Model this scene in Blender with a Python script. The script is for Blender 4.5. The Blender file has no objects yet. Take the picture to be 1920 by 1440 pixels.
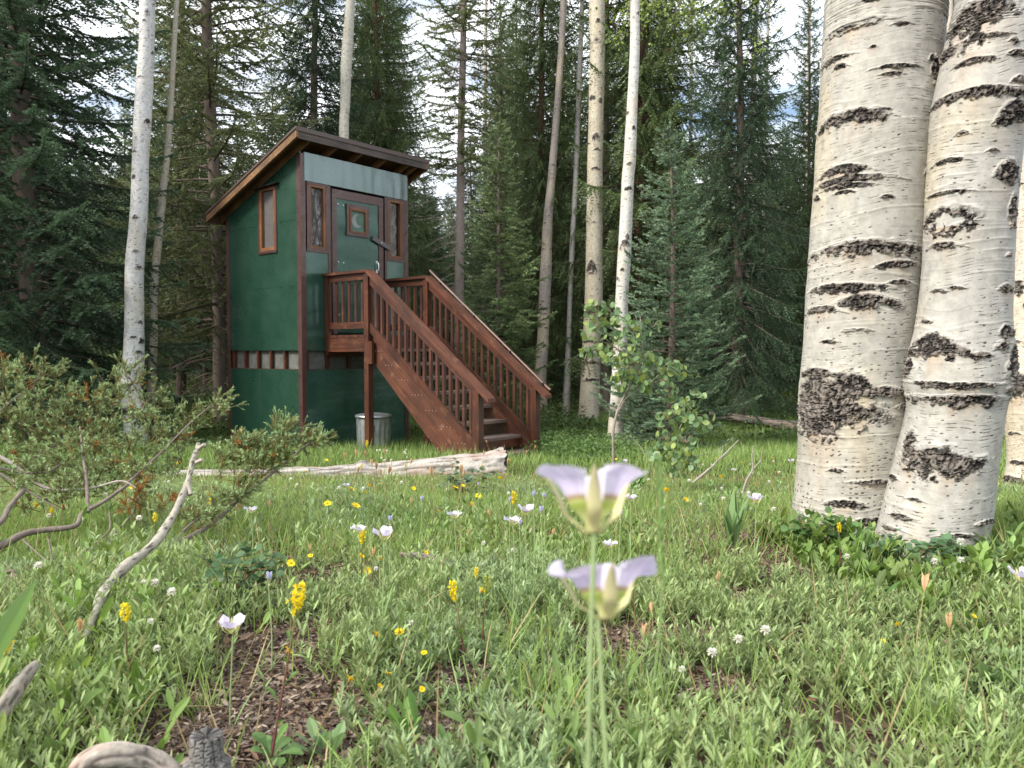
import bpy, math, random
import numpy as np
from mathutils import Vector, Matrix
R = math.radians
sc = bpy.context.scene
col = sc.collection

# ------------------------------------------------------------------ camera
CAMZ = 1.6; FPX = 1500.0; PITCH = R(2.2)
cam_data = bpy.data.cameras.new('camera')
cam_data.sensor_width = 36.0
cam_data.lens = 36.0 * FPX / 1920.0
cam_data.clip_start = 0.02
cam_data.clip_end = 2000
cam_data.dof.use_dof = True
cam_data.dof.focus_distance = 3.3
cam_data.dof.aperture_fstop = 28.1 / 3.2
cam = bpy.data.objects.new('camera', cam_data)
cam.location = (0, 0, CAMZ)
cam.rotation_euler = (R(90) - PITCH, 0, 0)
col.objects.link(cam)
sc.camera = cam
sc.render.resolution_x = 1024; sc.render.resolution_y = 768

# ------------------------------------------------------------------ sky and sun (bright broken cloud, sun behind the camera to the left)
SUN_EL, SUN_AZ = R(40), R(-122)          # azimuth measured from +Y towards +X
world = bpy.data.worlds.new('World'); sc.world = world
world.use_nodes = True
wn, wl = world.node_tree.nodes, world.node_tree.links
bg = wn['Background']
sky = wn.new('ShaderNodeTexSky'); sky.sky_type = 'NISHITA'
sky.sun_disc = False; sky.sun_elevation = SUN_EL; sky.sun_rotation = SUN_AZ
sky.air_density = 1.0; sky.dust_density = 2.5
tc = wn.new('ShaderNodeTexCoord')
mp = wn.new('ShaderNodeMapping'); mp.inputs['Scale'].default_value = (1.6, 1.6, 4.5)
nz = wn.new('ShaderNodeTexNoise'); nz.inputs['Scale'].default_value = 2.3; nz.inputs['Detail'].default_value = 7
cr = wn.new('ShaderNodeValToRGB')
cr.color_ramp.elements[0].position = 0.32; cr.color_ramp.elements[1].position = 0.50
mx = wn.new('ShaderNodeMix'); mx.data_type = 'RGBA'
mx.inputs[7].default_value = (8.6, 8.9, 9.3, 1)
wl.new(tc.outputs['Generated'], mp.inputs[0]); wl.new(mp.outputs[0], nz.inputs['Vector'])
wl.new(nz.outputs[0], cr.inputs[0]); wl.new(cr.outputs[0], mx.inputs[0])
wl.new(sky.outputs[0], mx.inputs[6]); wl.new(mx.outputs[2], bg.inputs[0])
bg.inputs[1].default_value = 0.118
sun_d = bpy.data.lights.new('sun', 'SUN'); sun_d.energy = 3.2; sun_d.angle = R(13); sun_d.color = (1.0, 0.93, 0.82)
sun = bpy.data.objects.new('sun', sun_d)
sd = Vector((math.sin(SUN_AZ) * math.cos(SUN_EL), math.cos(SUN_AZ) * math.cos(SUN_EL), math.sin(SUN_EL)))
sun.rotation_euler = sd.to_track_quat('Z', 'Y').to_euler()
sun.location = (-6, -8, 12)
col.objects.link(sun)
sc.view_settings.view_transform = 'Standard'; sc.view_settings.look = 'None'
sc.view_settings.exposure = 0.86; sc.view_settings.gamma = 1.0
sc.cycles.max_bounces = 8; sc.cycles.diffuse_bounces = 4; sc.cycles.glossy_bounces = 4
sc.cycles.transmission_bounces = 4; sc.cycles.transparent_max_bounces = 8
sc.cycles.use_denoising = True
sc.cycles.caustics_reflective = False; sc.cycles.caustics_refractive = False

# ------------------------------------------------------------------ rays
_c, _s = math.cos(PITCH), math.sin(PITCH)
def at(px, py, Y):
    """world point at world depth Y seen at photo pixel (px, py)"""
    a, b = (px - 960) / FPX, (720 - py) / FPX
    dx, dy, dz = a, _c + b * _s, b * _c - _s
    t = Y / dy
    return Vector((dx * t, Y, CAMZ + dz * t))

# ------------------------------------------------------------------ numpy noise
def _h(ix, iy, iz, seed):
    n = (ix.astype(np.uint32) * np.uint32(374761393) + iy.astype(np.uint32) * np.uint32(668265263)
         + iz.astype(np.uint32) * np.uint32(2147483647) + np.uint32((seed * 974634777 + 12345) & 0xffffffff))
    n = (n ^ (n >> np.uint32(13))) * np.uint32(1274126177)
    n ^= n >> np.uint32(16)
    n = n * np.uint32(2246822519); n ^= n >> np.uint32(15)
    return n.astype(np.float32) / np.float32(4294967295.0)
def vnoise(x, y, z=None, seed=0):
    """value noise in 0..1"""
    x = np.asarray(x, np.float64); y = np.asarray(y, np.float64)
    z = np.zeros_like(x) if z is None else np.asarray(z, np.float64) + 0 * x
    fx, fy, fz = np.floor(x), np.floor(y), np.floor(z)
    tx, ty, tz = [(a - b).astype(np.float32) for a, b in ((x, fx), (y, fy), (z, fz))]
    tx, ty, tz = [t * t * (3 - 2 * t) for t in (tx, ty, tz)]
    ix, iy, iz = fx.astype(np.int64), fy.astype(np.int64), fz.astype(np.int64)
    def L(a, b, t): return a + (b - a) * t
    def c(a, b, d): return _h(ix + a, iy + b, iz + d, seed)
    lo = L(L(c(0, 0, 0), c(1, 0, 0), tx), L(c(0, 1, 0), c(1, 1, 0), tx), ty)
    if not tz.any(): return lo
    hi = L(L(c(0, 0, 1), c(1, 0, 1), tx), L(c(0, 1, 1), c(1, 1, 1), tx), ty)
    return L(lo, hi, tz)
def fbm(x, y, z=None, seed=0, octv=4):
    s = 0; a = 0.5; n = 0
    for i in range(octv):
        k = 2.03 ** i
        s = s + a * vnoise(x * k, y * k, None if z is None else z * k, seed + i * 17); n += a; a *= 0.5
    return s / n
def sstep(a, b, x):
    t = np.clip((x - a) / (b - a), 0, 1); return t * t * (3 - 2 * t)

# ------------------------------------------------------------------ terrain
_gy = [-400, -40, -3, 0, 1, 1.6, 2.5, 3.2, 4, 5, 6, 7, 8, 9.5, 11, 12.5, 14, 16, 20, 30, 60, 900]
_gd = [.2, .3, .58, .62, .64, .68, .74, .80, .88, .98, 1.08, 1.20, 1.29, 1.31, 1.40, 1.47, 1.45, 1.36, 1.25, 1.18, 1.1, 0.9]
_fy = np.linspace(-10, 70, 1601); _fd = np.interp(_fy, _gy, _gd)
_k = np.exp(-np.linspace(-2, 2, 31) ** 2); _k /= _k.sum()
_fd[15:-15] = np.convolve(_fd, _k, 'same')[15:-15]
def gz(x, y):
    x = np.asarray(x, np.float64); y = np.asarray(y, np.float64)
    d = np.where((y > -9.5) & (y < 69.5), np.interp(y, _fy, _fd), np.interp(y, _gy, _gd))
    n = (fbm(x * 0.9 + 5, y * 0.9 + 9, seed=3, octv=4) - .5) * 0.10
    far = (fbm(x * 0.11, y * 0.11, seed=8, octv=3) - .5) * np.clip((y - 14) / 20, 0, 1) * 0.7
    m = 0.10 * np.exp(-((x + 1.0) ** 2 / .9 + (y - 9.0) ** 2 / .12))
    return CAMZ - d + n + far + m
def G(x, y): return float(gz(np.array([x]), np.array([y]))[0])
def ground_hit(px, py, h=0.0):
    """where the photo ray meets the surface h above the ground"""
    Ys = .25 * 1.006 ** np.arange(0, 960)
    a, b = (px - 960) / FPX, (720 - py) / FPX
    t = Ys / (_c + b * _s); X = a * t; Z = CAMZ + (b * _c - _s) * t
    k = np.where(Z <= gz(X, Ys) + h)[0]
    return at(px, py, float(Ys[k[0]])) if len(k) else at(px, py, 40)

# ------------------------------------------------------------------ mesh builder
class MB:
    def __init__(s): s.V, s.F, s.C, s.Gc, s.n = [], [], [], [], 0
    def add(s, v, f, c=None, g=None):
        v = np.asarray(v, np.float32).reshape(-1, 3); f = np.asarray(f, np.int64)
        s.V.append(v); s.F.append(f + s.n)
        if c is None: c = (1, 1, 1)
        c = np.asarray(c, np.float32)
        if c.ndim == 1: c = np.tile(c, (len(v), 1))
        s.C.append(c)
        s.Gc.append(v if g is None else np.asarray(g, np.float32))
        s.n += len(v)
    def build(s, name, mat, parent=None, smooth=False):
        me = bpy.data.meshes.new(name)
        V = np.concatenate(s.V)
        sizes = np.concatenate([np.full(len(f), f.shape[1]) for f in s.F])
        loops = np.concatenate([f.ravel() for f in s.F]).astype(np.int32)
        me.vertices.add(len(V)); me.vertices.foreach_set('co', V.ravel())
        me.loops.add(len(loops)); me.loops.foreach_set('vertex_index', loops)
        me.polygons.add(len(sizes))
        st = np.concatenate([[0], np.cumsum(sizes)[:-1]]).astype(np.int32)
        me.polygons.foreach_set('loop_start', st)
        try: me.polygons.foreach_set('loop_total', sizes.astype(np.int32))
        except Exception: pass
        if smooth: me.polygons.foreach_set('use_smooth', np.ones(len(sizes), bool))
        else: me.polygons.foreach_set('use_smooth', np.zeros(len(sizes), bool))
        C = np.concatenate(s.C)
        a = me.attributes.new('Col', 'FLOAT_COLOR', 'POINT')
        a.data.foreach_set('color', np.concatenate([C, np.ones((len(C), 1), np.float32)], 1).astype(np.float32).ravel())
        g = me.attributes.new('gc', 'FLOAT_VECTOR', 'POINT')
        g.data.foreach_set('vector', np.concatenate(s.Gc).astype(np.float32).ravel())
        me.update(calc_edges=True)
        me.materials.append(mat)
        o = bpy.data.objects.new(name, me); col.objects.link(o)
        if parent: o.parent = parent
        return o
_bf = np.array([[0, 3, 2, 1], [4, 5, 6, 7], [0, 1, 5, 4], [1, 2, 6, 5], [2, 3, 7, 6], [3, 0, 4, 7]])
_bv = np.array([[-1, -1, -1], [1, -1, -1], [1, 1, -1], [-1, 1, -1], [-1, -1, 1], [1, -1, 1], [1, 1, 1], [-1, 1, 1]], float) / 2
_rb = random.Random(5)
def box(mb, lo, hi, c=None, long=None):
    lo, hi = np.array(lo, float), np.array(hi, float)
    sz = hi - lo
    v = _bv * sz + (lo + hi) / 2
    L = int(np.argmax(sz)) if long is None else long
    g = np.roll(_bv * sz, -L, axis=1) + np.array([_rb.uniform(0, 50), _rb.uniform(0, 50), _rb.uniform(0, 50)])
    mb.add(v, _bf, c, g)
def beam(mb, p0, p1, w, h, c=None, up=(0, 0, 1), plumb=False):
    """board from p0 to p1 (centre line); w across, h along up. plumb: ends cut vertical"""
    p0, p1 = Vector(p0), Vector(p1); d = (p1 - p0); L = d.length; d.normalize()
    up = Vector(up); side = d.cross(up).normalized(); u = side.cross(d).normalized()
    if plumb: u = Vector((0, 0, 1)) / max(.2, u.z)
    v = []; g = []
    o = [_rb.uniform(0, 50) for _ in range(3)]
    for p, t in ((p0, 0), (p1, L)):
        for a, b in ((-1, -1), (1, -1), (1, 1), (-1, 1)):
            v.append(p + side * (a * w / 2) + u * (b * h / 2)); g.append((t + o[0], a * w / 2 + o[1], b * h / 2 + o[2]))
    f = [[0, 1, 2, 3], [7, 6, 5, 4], [0, 4, 5, 1], [1, 5, 6, 2], [2, 6, 7, 3], [3, 7, 4, 0]]
    mb.add(v, f, c, g)
def tube(mb, pts, rad, n=8, c=None, cap=True, wob=0.0, seed=1):
    pts = np.array([tuple(p) for p in pts], float); m = len(pts)
    rad = np.broadcast_to(np.asarray(rad, float), (m,))
    t = np.gradient(pts, axis=0); t /= np.linalg.norm(t, axis=1, keepdims=True) + 1e-9
    ref = np.array([0, 0, 1.0]) if abs(t[0][2]) < .9 else np.array([1.0, 0, 0])
    u = np.cross(t[0], ref); u /= np.linalg.norm(u)
    V = []; Gx = []
    ang = np.arange(n) / n * 2 * np.pi
    L = 0
    for i in range(m):
        u = u - t[i] * np.dot(u, t[i]); u /= np.linalg.norm(u) + 1e-9
        w = np.cross(t[i], u)
        if i: L += np.linalg.norm(pts[i] - pts[i - 1])
        r = rad[i]
        rr = r * np.ones(n)
        if wob: rr = r * (1 + wob * (vnoise(np.cos(ang) * 1.3 + 7, np.sin(ang) * 1.3 + 7, np.full(n, L / max(rad.max(), .005) * .4), seed) - .5) * 2)
        V.append(pts[i] + np.outer(np.cos(ang) * rr, u) + np.outer(np.sin(ang) * rr, w))
        Gx.append(np.stack([np.full(n, L), np.cos(ang) * r, np.sin(ang) * r], 1))
    V = np.concatenate(V); Gx = np.concatenate(Gx)
    a = np.arange(n); b = (a + 1) % n
    F = np.concatenate([np.stack([i * n + a, i * n + b, (i + 1) * n + b, (i + 1) * n + a], 1) for i in range(m - 1)])
    cc = None
    if c is not None:
        cc = np.asarray(c, float)
        cc = np.tile(cc, (len(V), 1)) if cc.ndim == 1 else np.repeat(cc, n, axis=0)
    k = mb.n
    mb.add(V, F, cc, Gx)
    if cap:
        for base, order, p in ((0, 1, pts[0]), ((m - 1) * n, -1, pts[-1])):
            vv = np.concatenate([V[base:base + n], [p]])
            ff = np.stack([a, b, np.full(n, n)], 1)
            if order == 1: ff = ff[:, ::-1]
            c2 = None if cc is None else np.concatenate([cc[base:base + n], cc[base:base + 1]])
            g2 = np.concatenate([Gx[base:base + n], Gx[base:base + 1]])
            mb.add(vv, ff, c2, g2)
def spline(ctrl, n):
    """Catmull-Rom through rows of ctrl"""
    P = np.array([tuple(c) for c in ctrl], float)
    P = np.vstack([2 * P[0] - P[1], P, 2 * P[-1] - P[-2]])
    seg = len(P) - 3
    out = []
    for t in np.linspace(0, seg - 1e-9, n):
        i = int(t); f = t - i
        a, b, c_, d = P[i], P[i + 1], P[i + 2], P[i + 3]
        out.append(.5 * ((2 * b) + (-a + c_) * f + (2 * a - 5 * b + 4 * c_ - d) * f * f + (-a + 3 * b - 3 * c_ + d) * f ** 3))
    return np.array(out)
def lathe(mb, prof, n=32, centre=(0, 0, 0), c=None):
    m = len(prof); ang = np.arange(n) / n * 2 * np.pi
    V = np.concatenate([np.stack([r * np.cos(ang), r * np.sin(ang), np.full(n, z)], 1) for r, z in prof]) + np.array(centre)
    a = np.arange(n); b = (a + 1) % n
    F = np.concatenate([np.stack([i * n + a, i * n + b, (i + 1) * n + b, (i + 1) * n + a], 1) for i in range(m - 1)])
    mb.add(V, F, c)

# ------------------------------------------------------------------ object tags
def tag(o, label=None, cat=None, group=None, kind=None):
    if label: o['label'] = label
    if cat: o['category'] = cat
    if group: o['group'] = group
    if kind: o['kind'] = kind
    return o
def thing(name, label, cat, loc=(0, 0, 0), rotz=0, group=None):
    o = bpy.data.objects.new(name, None); col.objects.link(o)
    o.empty_display_size = .1
    o.location = loc; o.rotation_euler = (0, 0, rotz)
    return tag(o, label, cat, group)
def copy_tree(o, parent=None):
    kids = [c for c in o.children]
    c = o.copy(); col.objects.link(c)
    if parent is not None: c.parent = parent
    for ch in kids: copy_tree(ch, c)
    return c

# ------------------------------------------------------------------ materials
def mat(name):
    m = bpy.data.materials.new(name); m.use_nodes = True
    nt = m.node_tree; return m, nt.nodes, nt.links, nt.nodes['Principled BSDF']
def N(nodes, typ, **kw):
    n = nodes.new(typ)
    for k, v in kw.items():
        if k in n.inputs: n.inputs[k].default_value = v
        else: setattr(n, k, v)
    return n
def ramp(nodes, stops):
    r = nodes.new('ShaderNodeValToRGB'); e = r.color_ramp.elements
    while len(e) < len(stops): e.new(.5)
    for x, (p, c) in zip(e, stops): x.position = p; x.color = (*c, 1)
    return r
def attr(nodes, name):
    a = nodes.new('ShaderNodeAttribute'); a.attribute_name = name; return a
def bump(nodes, links, h, strength, dist, bsdf, chain=None):
    b = nodes.new('ShaderNodeBump'); b.inputs['Strength'].default_value = strength; b.inputs['Distance'].default_value = dist
    links.new(h, b.inputs['Height'])
    if chain is not None: links.new(chain.outputs[0], b.inputs['Normal'])
    links.new(b.outputs[0], bsdf.inputs['Normal']); return b
def wood_mat(name, dark, light, rough=.55, scale=1.0, worn=None):
    m, n, l, b = mat(name)
    a = attr(n, 'gc'); mpg = N(n, 'ShaderNodeMapping'); mpg.inputs['Scale'].default_value = (2.2 * scale, 38 * scale, 38 * scale)
    l.new(a.outputs['Vector'], mpg.inputs[0])
    t = N(n, 'ShaderNodeTexNoise', Scale=1.0, Detail=6.0, Roughness=.62); l.new(mpg.outputs[0], t.inputs['Vector'])
    r = ramp(n, [(.3, dark), (.72, light)]); l.new(t.outputs[0], r.inputs[0])
    t2 = N(n, 'ShaderNodeTexNoise', Scale=3.1, Detail=4.0); l.new(a.outputs['Vector'], t2.inputs['Vector'])
    mxx = N(n, 'ShaderNodeMix', data_type='RGBA', blend_type='MULTIPLY'); mxx.inputs[0].default_value = .75
    r2 = ramp(n, [(.32, (.42, .40, .40)), (.62, (1.15, 1.1, 1.05))]); l.new(t2.outputs[0], r2.inputs[0])
    l.new(r.outputs[0], mxx.inputs[6]); l.new(r2.outputs[0], mxx.inputs[7])
    out = mxx.outputs[2]
    if worn:
        t3 = N(n, 'ShaderNodeTexNoise', Scale=6.0, Detail=8.0, Roughness=.7); l.new(a.outputs['Vector'], t3.inputs['Vector'])
        r3 = ramp(n, [(.56, (0, 0, 0)), (.68, (1, 1, 1))]); l.new(t3.outputs[0], r3.inputs[0])
        m2 = N(n, 'ShaderNodeMix', data_type='RGBA'); l.new(r3.outputs[0], m2.inputs[0]); l.new(out, m2.inputs[6]); m2.inputs[7].default_value = (*worn, 1)
        out = m2.outputs[2]
    # each board takes the stain a little differently
    l.new(out, b.inputs['Base Color']); b.inputs['Roughness'].default_value = rough
    bump(n, l, t.outputs[0], .5, .004, b)
    return m
def plain_mat(name, c, rough=.6, metal=0.0, var=.25, scale=8.0, bmp=0.0):
    m, n, l, b = mat(name)
    t = N(n, 'ShaderNodeTexNoise', Scale=scale, Detail=6.0, Roughness=.6)
    tcx = n.new('ShaderNodeTexCoord'); l.new(tcx.outputs['Object'], t.inputs['Vector'])
    lo = tuple(x * (1 - var) for x in c); hi = tuple(min(1, x * (1 + var)) for x in c)
    r = ramp(n, [(.3, lo), (.7, hi)]); l.new(t.outputs[0], r.inputs[0]); l.new(r.outputs[0], b.inputs['Base Color'])
    b.inputs['Roughness'].default_value = rough; b.inputs['Metallic'].default_value = metal
    if bmp: bump(n, l, t.outputs[0], bmp, .01, b)
    return m
def leaf_mat(name, trans=.3, rough=.55, spec=.35):
    m, n, l, b = mat(name)
    a = attr(n, 'Col')
    l.new(a.outputs['Color'], b.inputs['Base Color']); b.inputs['Roughness'].default_value = rough
    b.inputs['Specular IOR Level'].default_value = spec
    tr = n.new('ShaderNodeBsdfTranslucent')
    hs = N(n, 'ShaderNodeHueSaturation', Saturation=1.15, Value=1.35); hs.inputs['Hue'].default_value = .49
    l.new(a.outputs['Color'], hs.inputs['Color']); l.new(hs.outputs[0], tr.inputs[0])
    mxs = n.new('ShaderNodeMixShader'); mxs.inputs[0].default_value = trans
    l.new(b.outputs[0], mxs.inputs[1]); l.new(tr.outputs[0], mxs.inputs[2])
    l.new(mxs.outputs[0], n['Material Output'].inputs[0])
    return m
# ================================================================== THE OUTHOUSE
def sheet_metal(name, c, rough, metal=0, spec=.5, wave=(.9, 1.0, 5.0), strength=.35, dist=.03):
    m, n, l, b = mat(name)
    tcx = n.new('ShaderNodeTexCoord')
    t = N(n, 'ShaderNodeTexNoise', Scale=2.2, Detail=5.0, Roughness=.6); l.new(tcx.outputs['Object'], t.inputs['Vector'])
    lo = tuple(x * .86 for x in c); hi = tuple(x * 1.15 for x in c)
    r = ramp(n, [(.25, lo), (.7, hi)]); l.new(t.outputs[0], r.inputs[0])
    # scuffs and dust specks
    t3 = N(n, 'ShaderNodeTexNoise', Scale=24.0, Detail=7.0, Roughness=.72); l.new(tcx.outputs['Object'], t3.inputs['Vector'])
    r3 = ramp(n, [(.70, (0, 0, 0)), (.80, (.35, .35, .35))]); l.new(t3.outputs[0], r3.inputs[0])
    m2 = N(n, 'ShaderNodeMix', data_type='RGBA'); l.new(r3.outputs[0], m2.inputs[0]); l.new(r.outputs[0], m2.inputs[6]); m2.inputs[7].default_value = (.16, .2, .17, 1)
    l.new(m2.outputs[2], b.inputs['Base Color'])
    r4 = ramp(n, [(.3, (rough - .08,) * 3), (.7, (rough + .12,) * 3)]); l.new(t.outputs[0], r4.inputs[0]); l.new(r4.outputs[0], b.inputs['Roughness'])
    b.inputs['Specular IOR Level'].default_value = spec; b.inputs['Metallic'].default_value = metal
    mp2 = N(n, 'ShaderNodeMapping'); mp2.inputs['Scale'].default_value = wave
    l.new(tcx.outputs['Object'], mp2.inputs[0])
    t2 = N(n, 'ShaderNodeTexNoise', Scale=1.0, Detail=2.5, Roughness=.45); l.new(mp2.outputs[0], t2.inputs['Vector'])
    bump(n, l, t2.outputs[0], strength, dist, b)
    return m
GREEN = (.0125, .045, .028)
M_green = sheet_metal('green sheet metal', GREEN, .29, spec=.7, wave=(1.2, 2.2, .8), strength=.24, dist=.05)
M_greenV = sheet_metal('green metal buckled upright with painted sky sheen', (.15, .20, .20), .24, metal=.6, spec=.8, wave=(5, 5, .6), strength=.25, dist=.03)  # pale blue-grey base stands in for sky reflected in the green header
M_greenH = sheet_metal('green metal buckled sideways with painted gloss', (.024, .080, .058), .22, metal=.3, spec=.9, wave=(1.0, 1.0, 3.2), strength=.42, dist=.04)  # base brightened to imitate the sheen on front wall and door
M_brown = sheet_metal('brown trim metal', (.075, .036, .032), .34, metal=.2, spec=.8, wave=(7, 7, 7), strength=.5, dist=.02)
M_roofm = sheet_metal('brown roof metal', (.075, .052, .045), .45, wave=(5, 5, 5), strength=.3, dist=.02)
M_stain = wood_mat('red brown stained wood', (.026, .0075, .0042), (.105, .032, .014), .45, worn=(.11, .045, .02))
M_cap = wood_mat('weathered rail wood', (.045, .014, .008), (.14, .050, .026), .45, worn=(.18, .09, .05))
M_tread = wood_mat('grey worn tread wood', (.09, .062, .052), (.24, .18, .155), .75)
M_pine = wood_mat('honey pine wood', (.10, .038, .014), (.27, .12, .05), .5)
M_gable = wood_mat('aged fascia wood', (.10, .05, .022), (.28, .16, .075), .65)
M_greywd = wood_mat('grey fascia wood', (.045, .036, .034), (.13, .105, .095), .7)
M_soffit = wood_mat('dark soffit wood', (.05, .022, .010), (.12, .06, .03), .7)
M_ply = plain_mat('grey plywood', (.095, .10, .09), .8, var=.35, scale=12)
M_steel = plain_mat('galvanised steel', (.42, .45, .48), .38, .85, var=.3, scale=7, bmp=.15)
M_screw = plain_mat('dark screw', (.03, .025, .022), .5, .5)
M_bright = plain_mat('bright bolt', (.75, .75, .74), .3, .6)
M_grey = plain_mat('grey painted wood', (.105, .095, .10), .6, var=.3, scale=20)
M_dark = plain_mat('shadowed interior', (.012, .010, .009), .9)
M_moon = plain_mat('faded crescent paint', (.22, .24, .24), .5, var=.2)
M_greenflat = plain_mat('green glass board', (.055, .12, .085), .3, var=.25)
mg, n_, l_, b_ = mat('window glass')
b_.inputs['Base Color'].default_value = (.012, .013, .014, 1); b_.inputs['Roughness'].default_value = .06
b_.inputs['Specular IOR Level'].default_value = .8
t_ = N(n_, 'ShaderNodeTexNoise', Scale=5.0, Detail=3.0); tc_ = n_.new('ShaderNodeTexCoord'); l_.new(tc_.outputs['Object'], t_.inputs['Vector'])
bump(n_, l_, t_.outputs[0], .25, .02, b_)
M_glass = mg
m_, n_, l_, b_ = mat('plastic sheeting behind glass')
tc_ = n_.new('ShaderNodeTexCoord'); mp_ = N(n_, 'ShaderNodeMapping'); mp_.inputs['Scale'].default_value = (9, 9, 3.2); mp_.inputs['Rotation'].default_value = (0.4, .3, .2)
l_.new(tc_.outputs['Object'], mp_.inputs[0])
t_ = N(n_, 'ShaderNodeTexNoise', Scale=1.6, Detail=8.0, Roughness=.62, Distortion=1.2); l_.new(mp_.outputs[0], t_.inputs['Vector'])
r_ = ramp(n_, [(.0, (.035, .03, .03)), (.52, (.06, .055, .055)), (.60, (.30, .30, .32)), (.66, (.04, .035, .035)), (1, (.4, .4, .42))]); l_.new(t_.outputs[0], r_.inputs[0]); l_.new(r_.outputs[0], b_.inputs['Base Color'])
b_.inputs['Roughness'].default_value = .2
bump(n_, l_, t_.outputs[0], .8, .05, b_)
M_plastic = m_
M_screen = plain_mat('grey insect screen', (.085, .078, .078), .75, var=.15, scale=30)

S0 = thing('outhouse', 'tall narrow green metal outhouse with slanted brown roof, crescent moon door and long brown staircase', 'outhouse',
           (-2.8826, 11.0, 0.1), R(50.5))
W, D = 1.95, 1.83
rs = .39                      # roof slope, falling towards the back
def rz_(y): return 4.49 - (y + .25) * rs      # top of roof at depth y
# --- walls: lapped sheets
def wallsheet(mb, lo, hi, **k): box(mb, lo, hi, **k)
mb = MB()
def poly_prism(mb, pts, x0, x1):
    """pts (y,z) outline extruded in x"""
    n = len(pts)
    v = [(x0, y, z) for y, z in pts] + [(x1, y, z) for y, z in pts]
    f = [[i, (i + 1) % n, n + (i + 1) % n, n + i] for i in range(n)]
    mb.add(v, f)
    if n == 4: mb.add(v, [[3, 2, 1, 0], [4, 5, 6, 7]])
# left wall (x = 0), window opening y .543-.975, z 2.955-3.87 (front edge nearer the post)
wy0, wy1, wz0, wz1 = .545, .975, 2.95, 3.865
zt = lambda y: rz_(y) - .14
for (ya, yb, za, zb, ox) in ((0, wy0, 3.335, None, .004), (wy0, wy1, wz1, None, .004), (wy1, D, 3.335, None, .004),
                         (0, wy0, 2.43, 3.335, .0), (wy1, D, 2.43, 3.335, .0), (wy0, wy1, 2.43, wz0, .0), (0, D, 1.54, 2.43, -.003), (0, .95, .0, 1.272, -.002), (.95, D, .0, 1.272, .001)):
    z3, z4 = (zt(ya), zt(yb)) if zb is None else (zb, zb)
    poly_prism(mb, [(ya, za), (yb, za), (yb, z4), (ya, z3)], -.012 - ox, .006)
wl = mb.build('side_wall', M_green, S0)
EW = []
for zz_ in (3.32, 2.42, 1.56, 1.25, .75):
    for yy_ in (.2, .45, .74, 1.08, 1.36, 1.62): EW.append((-.016, yy_, zz_ + _rb.uniform(-.01, .01)))
mb = MB()
for (ya, yb, za, zb) in ((0, D, 1.54, None), (0, D, -.02, 1.272)):
    z3, z4 = (zt(ya), zt(yb)) if zb is None else (zb, zb)
    poly_prism(mb, [(ya, za), (yb, za), (yb, z4), (ya, z3)], W - .006, W + .012)
mb.build('side_wall', M_green, S0)
mb = MB(); box(mb, (0, D - .01, 0), (W, D + .012, zt(D))); mb.build('rear_wall', M_green, S0)
# front wall: lower sheet, upper sheets around windows and door
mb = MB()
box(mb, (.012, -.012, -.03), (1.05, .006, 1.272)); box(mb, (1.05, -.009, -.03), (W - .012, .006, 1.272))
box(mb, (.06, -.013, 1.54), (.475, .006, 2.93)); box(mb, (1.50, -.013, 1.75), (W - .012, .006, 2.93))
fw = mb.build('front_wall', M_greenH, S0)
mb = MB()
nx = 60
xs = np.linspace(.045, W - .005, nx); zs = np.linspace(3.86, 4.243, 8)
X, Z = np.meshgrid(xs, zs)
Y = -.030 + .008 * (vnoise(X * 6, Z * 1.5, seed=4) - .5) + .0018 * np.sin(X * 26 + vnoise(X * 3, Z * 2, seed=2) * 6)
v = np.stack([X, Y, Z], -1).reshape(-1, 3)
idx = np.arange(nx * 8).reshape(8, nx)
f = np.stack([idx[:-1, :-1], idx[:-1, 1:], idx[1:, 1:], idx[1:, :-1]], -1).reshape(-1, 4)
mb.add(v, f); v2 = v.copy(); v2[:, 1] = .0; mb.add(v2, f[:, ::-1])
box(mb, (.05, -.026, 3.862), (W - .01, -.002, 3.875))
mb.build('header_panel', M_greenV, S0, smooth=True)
# near-black sheets added for the shade inside, behind door gaps
mb = MB(); box(mb, (.02, .045, 1.60), (W - .02, .06, 4.2)); box(mb, (.04, .062, 1.60), (.052, D - .05, 3.4)); mb.build('shade_backing', M_dark, S0)
# gap band: studs + grey plywood
mb = MB()
box(mb, (.07, .085, 1.24), (W - .08, .10, 1.58)) if False else box(mb, (.07, .055, 1.24), (W - .08, .07, 1.58)); box(mb, (.055, .10, 1.24), (.07, D - .05, 1.58)); mb.build('plywood_band', M_ply, S0)
for y in (.03, .40, .735, 1.06, 1.39, 1.70):
    mb = MB(); box(mb, (.0, y, 1.272), (.054, y + .04, 1.54)); mb.build('stud', M_stain, S0)
for x in (.065, .42, .80, 1.16, 1.52):
    mb = MB(); box(mb, (x, .002, 1.272), (x + .04, .054, 1.54)); mb.build('stud', M_stain, S0)
mb = MB()
box(mb, (-.006, .02, 1.262), (.082, D - .02, 1.279)); box(mb, (.083, -.006, 1.262), (W - .02, .083, 1.279)); mb.build('sill_plate', M_stain, S0)
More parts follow.
